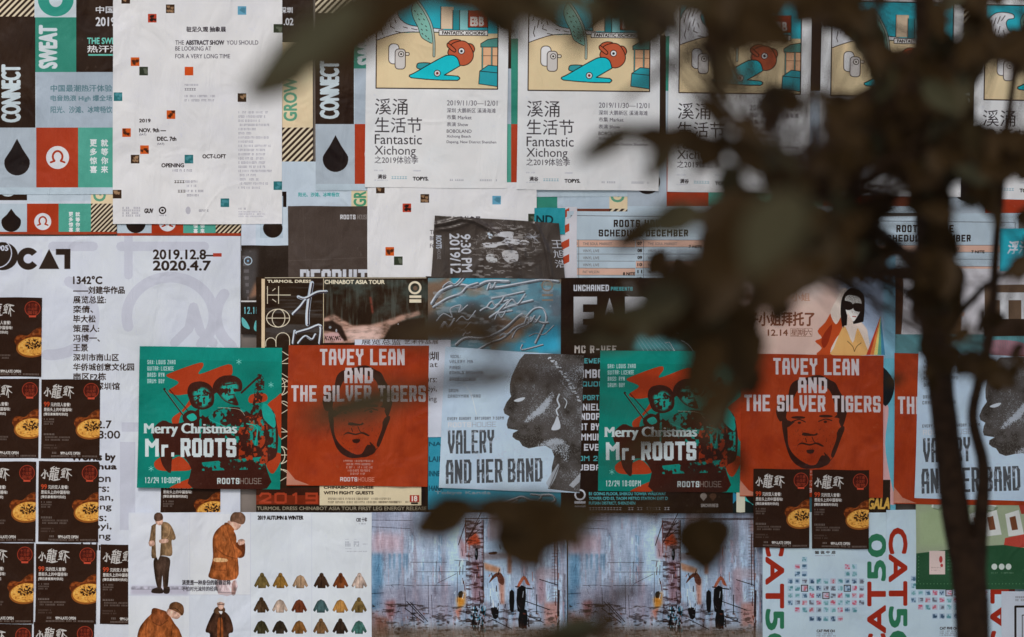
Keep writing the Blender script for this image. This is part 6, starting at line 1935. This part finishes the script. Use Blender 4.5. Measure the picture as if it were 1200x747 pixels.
def leaf_matrix(bx, by, tx, ty, w, d):
    dd = random.uniform(-.006, .006) * d
    A, B = PT(bx, by, d + dd), PT(tx, ty, d - dd)
    ax = (B - A)
    Ln = ax.length
    ax.normalize()
    ratio = w / max(1, math.hypot(tx - bx, ty - by))
    key = min(LM, key=lambda q: abs(q - ratio))
    vz = (Vector((0, -CAM_D, CZ)) - A).normalized()
    vz = (vz + Vector((random.uniform(-.35, .35), 0, random.uniform(-.1, .5)))).normalized()
    vy = vz.cross(ax).normalized()
    vz = ax.cross(vy).normalized()
    M = Matrix((ax, vy, vz)).transposed().to_4x4()
    sy = w * PX * d / CAM_D / Ln / key
    return key, Matrix.Translation(A - foot) @ M @ Matrix.Diagonal((Ln, Ln * sy, Ln, 1)), A - ax * Ln * .17

def grow_leaves():
    """the 300 leaves that show largest are parts of their own, smaller ones share one foliage part"""
    LEAVES.sort(key=lambda t: -t[0])
    FV, FF, TV, TF, k2 = [], [], [], [], 0
    for i, (_, *sp) in enumerate(LEAVES):
        key, M, st = leaf_matrix(*sp)
        me = LM[key][i % 3]
        near, twig_of = min(N0, key=lambda p: (p[0] - st).length)
        if i < 300:
            o = bpy.data.objects.new("leaf", me)
            C.objects.link(o)
            o.parent = twig_of
            o.matrix_local = M
        else:
            n = len(FV)
            FV += [M @ v.co for v in me.vertices]
            FF += [[n + q for q in p.vertices] for p in me.polygons]
        if (near - st).length > .03:
            u = (st - near).normalized()
            w_ = u.cross(Vector((0, 0, 1)))
            w_ = w_.normalized() if w_.length > .01 else Vector((1, 0, 0))
            v_ = u.cross(w_)
            n = len(TV)
            pts = [(near - foot, .0013), ((near + st) / 2 + Vector((random.uniform(-.01, .01), 0, -.012)) - foot, .0011), (st - foot, .0009)]
            for p, r in pts:
                for a_ in range(5):
                    TV.append(p + (w_ * math.cos(a_ * 1.2566) + v_ * math.sin(a_ * 1.2566)) * r)
            for s_ in range(2):
                for a_ in range(5):
                    TF.append((n + s_ * 5 + a_, n + s_ * 5 + (a_ + 1) % 5, n + s_ * 5 + 5 + (a_ + 1) % 5, n + s_ * 5 + 5 + a_))
    # the crown goes on above the picture and shades the wall
    rc = random.Random(9)
    for i in range(1300):
        while True:
            q = Vector((rc.uniform(-1, 1), rc.uniform(-1, 1), rc.uniform(-1, 1)))
            if q.length < 1:
                break
        P0 = Vector((0.95 + q.x * 1.7, -2.65 + q.y * 1.1, 4.15 + q.z * 1.0))
        if P0.z < 3.0 - (P0.y + 2.6) * .0 + .08:
            continue
        L_n = rc.uniform(.08, .13)
        M = Matrix.Translation(P0 - foot) @ Matrix.Rotation(rc.uniform(0, 6.28), 4, 'Z') @ Matrix.Rotation(rc.uniform(-.3, 1.1), 4, 'Y') @ Matrix.Rotation(rc.uniform(-.7, .7), 4, 'X') @ Matrix.Scale(L_n, 4)
        me = LM[.55][i % 3]
        n = len(FV)
        FV += [M @ v.co for v in me.vertices]
        FF += [[n + q_ for q_ in p.vertices] for p in me.polygons]
    if FV:
        o = link("foliage", mesh("foliage", FV, FF, True), leafm, tree)
        o['kind'] = 'stuff'
    o = link("fine_twigs", mesh("fine_twigs", TV, TF, True), bark, tree)
    o['kind'] = 'stuff'

traced = [
 # upper left spray
 (412, 24, 288, 108, 44, 2.1), (372, 50, 296, 116, 34, 2.15), (430, 4, 350, 84, 40, 2.2),
 (432, 8, 286, 106, 46, 1.75), (486, -22, 378, 84, 42, 1.8), (455, -20, 330, 66, 36, 2.3), (500, -30, 430, 36, 34, 2.2), (520, -30, 452, 30, 30, 2.3),
 (500, -18, 590, 14, 34, 2.2), (545, -26, 592, 46, 36, 2.2), (575, 2, 694, 44, 25, 2.2), (600, -26, 668, 30, 40, 2.3), (560, -22, 640, 16, 40, 2.25), (590, 10, 610, 62, 22, 2.2),
 (715, -5, 664, 68, 20, 2.3), (782, -22, 744, 70, 52, 2.45), (740, -24, 716, 36, 40, 2.4), (700, -24, 752, 34, 40, 2.35), (770, -24, 792, 40, 34, 2.5), (640, -28, 700, 22, 30, 2.2),
 # upper middle
 (866, -26, 856, 66, 56, 2.6), (868, 10, 934, 60, 34, 2.6), (850, 48, 826, 104, 22, 2.6), (836, -24, 846, 40, 30, 2.6), (890, -24, 888, 44, 36, 2.7), (856, 60, 852, 122, 26, 2.2), (800, -24, 830, 20, 20, 2.5), (912, -24, 900, 30, 30, 2.8),
 # arch across the second cartoon poster
 (748, 150, 672, 190, 25, 2.4), (740, 154, 806, 166, 26, 2.5), (788, 155, 760, 214, 25, 2.5), (782, 152, 842, 188, 32, 2.6), (812, 112, 868, 152, 24, 2.3), (845, 134, 900, 166, 17, 2.6), (850, 160, 812, 205, 24, 2.7), (945, 120, 884, 110, 12, 3.0), (900, 120, 952, 130, 14, 3.0),
 (850, 165, 900, 205, 32, 2.7), (880, 170, 936, 214, 36, 2.9), (850, 190, 862, 240, 30, 2.7),
 # schedule and party poster cluster
 (774, 256, 715, 292, 28, 2.5), (822, 244, 748, 272, 34, 2.5), (890, 240, 800, 262, 34, 2.6), (905, 235, 840, 330, 60, 2.0), (935, 225, 880, 325, 62, 1.95), (965, 265, 905, 355, 60, 2.8), (935, 300, 880, 372, 50, 2.7),
 (845, 282, 826, 380, 56, 2.6), (830, 312, 768, 352, 44, 2.6), (808, 330, 786, 402, 50, 2.6), (770, 378, 666, 392, 38, 2.5), (765, 362, 690, 398, 30, 2.6), (700, 366, 676, 398, 20, 2.5), (835, 350, 800, 410, 40, 2.7),
 (858, 368, 874, 452, 48, 2.7), (836, 382, 812, 436, 32, 2.7), (880, 350, 850, 420, 44, 2.8), (900, 320, 912, 360, 30, 2.8), (900, 370, 930, 360, 20, 2.9), (872, 420, 884, 470, 26, 2.8), (740, 370, 712, 404, 26, 2.6),
 # thin sprays over the square posters
 (570, 378, 444, 394, 30, 2.1), (520, 374, 470, 400, 22, 2.2), (548, 382, 598, 416, 20, 2.25), (600, 376, 640, 394, 16, 2.3), (480, 452, 346, 494, 34, 1.85), (440, 462, 390, 486, 26, 1.9), (530, 446, 455, 470, 18, 2.0), (620, 436, 530, 456, 13, 2.1), (560, 440, 480, 452, 12, 2.1), (560, 436, 614, 432, 9, 2.2), (862, 445, 800, 500, 22, 2.5), (806, 496, 704, 546, 16, 2.2), (800, 500, 742, 508, 12, 2.2),
 (850, 470, 826, 520, 20, 2.6), (858, 520, 870, 566, 14, 2.6),
 # lower middle
 (560, 590, 477, 624, 42, 2.35), (540, 585, 500, 606, 30, 2.35), (556, 598, 668, 602, 30, 2.4), (590, 596, 640, 668, 58, 2.4), (640, 600, 730, 604, 20, 2.5), (640, 618, 692, 640, 30, 2.4), (640, 606, 600, 630, 30, 2.4), (650, 600, 640, 652, 40, 2.45), (776, 584, 757, 616, 14, 2.5), (828, 600, 822, 676, 54, 2.7), (838, 602, 842, 656, 34, 2.7), (746, 688, 704, 706, 13, 2.5),
 (596, 588, 700, 622, 34, 2.45), (664, 594, 598, 642, 34, 2.4), (560, 584, 640, 600, 24, 2.4), (720, 735, 598, 748, 24, 2.6), (690, 700, 730, 740, 14, 2.5), (845, 400, 800, 470, 36, 2.6), (800, 340, 742, 380, 40, 2.55), (745, 380, 690, 372, 30, 2.5), (880, 425, 850, 480, 26, 2.8), (700, 728, 640, 740, 20, 2.6), (780, 600, 700, 596, 9, 2.5), (690, 735, 655, 762, 20, 2.7),
]
for t in traced:
    cx, cy = (t[0] + t[2]) / 2, (t[1] + t[3]) / 2
    f = 1.06
    leaf(cx + (t[0] - cx) * f, cy + (t[1] - cy) * f, cx + (t[2] - cx) * f, cy + (t[3] - cy) * f, t[4] * 1.3, t[5])
# crown round the trunk: leaves hanging off every limb, gaps where the wall shows
gaps = [(1023, 218, 28, 14), (1120, 222, 14, 12), (1172, 110, 26, 34), (988, 76, 28, 32), (1062, 24, 30, 18), (1118, 30, 12, 26), (1055, 264, 24, 20), (1132, 272, 24, 18), (1188, 230, 20, 14), (1045, 318, 30, 12), (985, 376, 56, 46),
        (1056, 372, 12, 34), (1155, 318, 20, 12), (1140, 352, 10, 16), (1185, 285, 18, 22), (1182, 350, 20, 16), (960, 150, 14, 26), (945, 60, 16, 36), (968, 235, 12, 10), (925, 160, 18, 22), (1060, 420, 20, 14), (930, 400, 30, 26), (1190, 20, 20, 18), (1175, 395, 18, 12)]
zones = [(975, 1130, -30, 250, 165), (965, 1130, 118, 220, 120), (1110, 1215, -30, 70, 30), (1125, 1215, 40, 90, 32), (1120, 1215, 150, 260, 52), (835, 960, 225, 340, 58), (940, 1075, 225, 340, 60), (1075, 1210, 255, 345, 42), (1040, 1210, 330, 450, 44),
         (940, 1010, -30, 50, 16), (900, 1000, 110, 230, 34), (760, 850, 300, 400, 16), (1000, 1100, 290, 350, 20), (690, 960, -30, 30, 26), (1085, 1130, 20, 120, 22), (830, 900, -20, 50, 14)]
cr_ = random.Random(3)
for x0, x1, y0, y1, n in zones:
    n = int(n * 1.3)
    k = 0
    tries = 0
    while k < n and tries < 2000:
        tries += 1
        cx, cy = cr_.uniform(x0, x1), cr_.uniform(y0, y1)
        ln = cr_.uniform(24, 54)
        if y0 >= 320: ln *= .72
        a = cr_.uniform(0, 2 * math.pi)
        if cr_.random() < .6: a = math.pi / 2 + cr_.uniform(-1.0, 1.0)
        tx, ty = cx + math.cos(a) * ln / 2, cy + math.sin(a) * ln / 2
        bx, by = cx - math.cos(a) * ln / 2, cy - math.sin(a) * ln / 2
        if any(((px - gx) / (rx + 4)) ** 2 + ((py - gy) / (ry + 4)) ** 2 < 1 for px, py in ((tx, ty), (cx, cy), (bx, by), ((cx + tx) / 2, (cy + ty) / 2)) for gx, gy, rx, ry in gaps):
            continue
        d = cr_.uniform(3.2, 4.3) if cx > 1000 else cr_.uniform(2.7, 3.6)
        leaf(bx, by, tx, ty, ln * cr_.uniform(.45, .68), d)
        k += 1
grow_leaves()
print("leaves", len(LEAVES), "objects", len(bpy.data.objects))
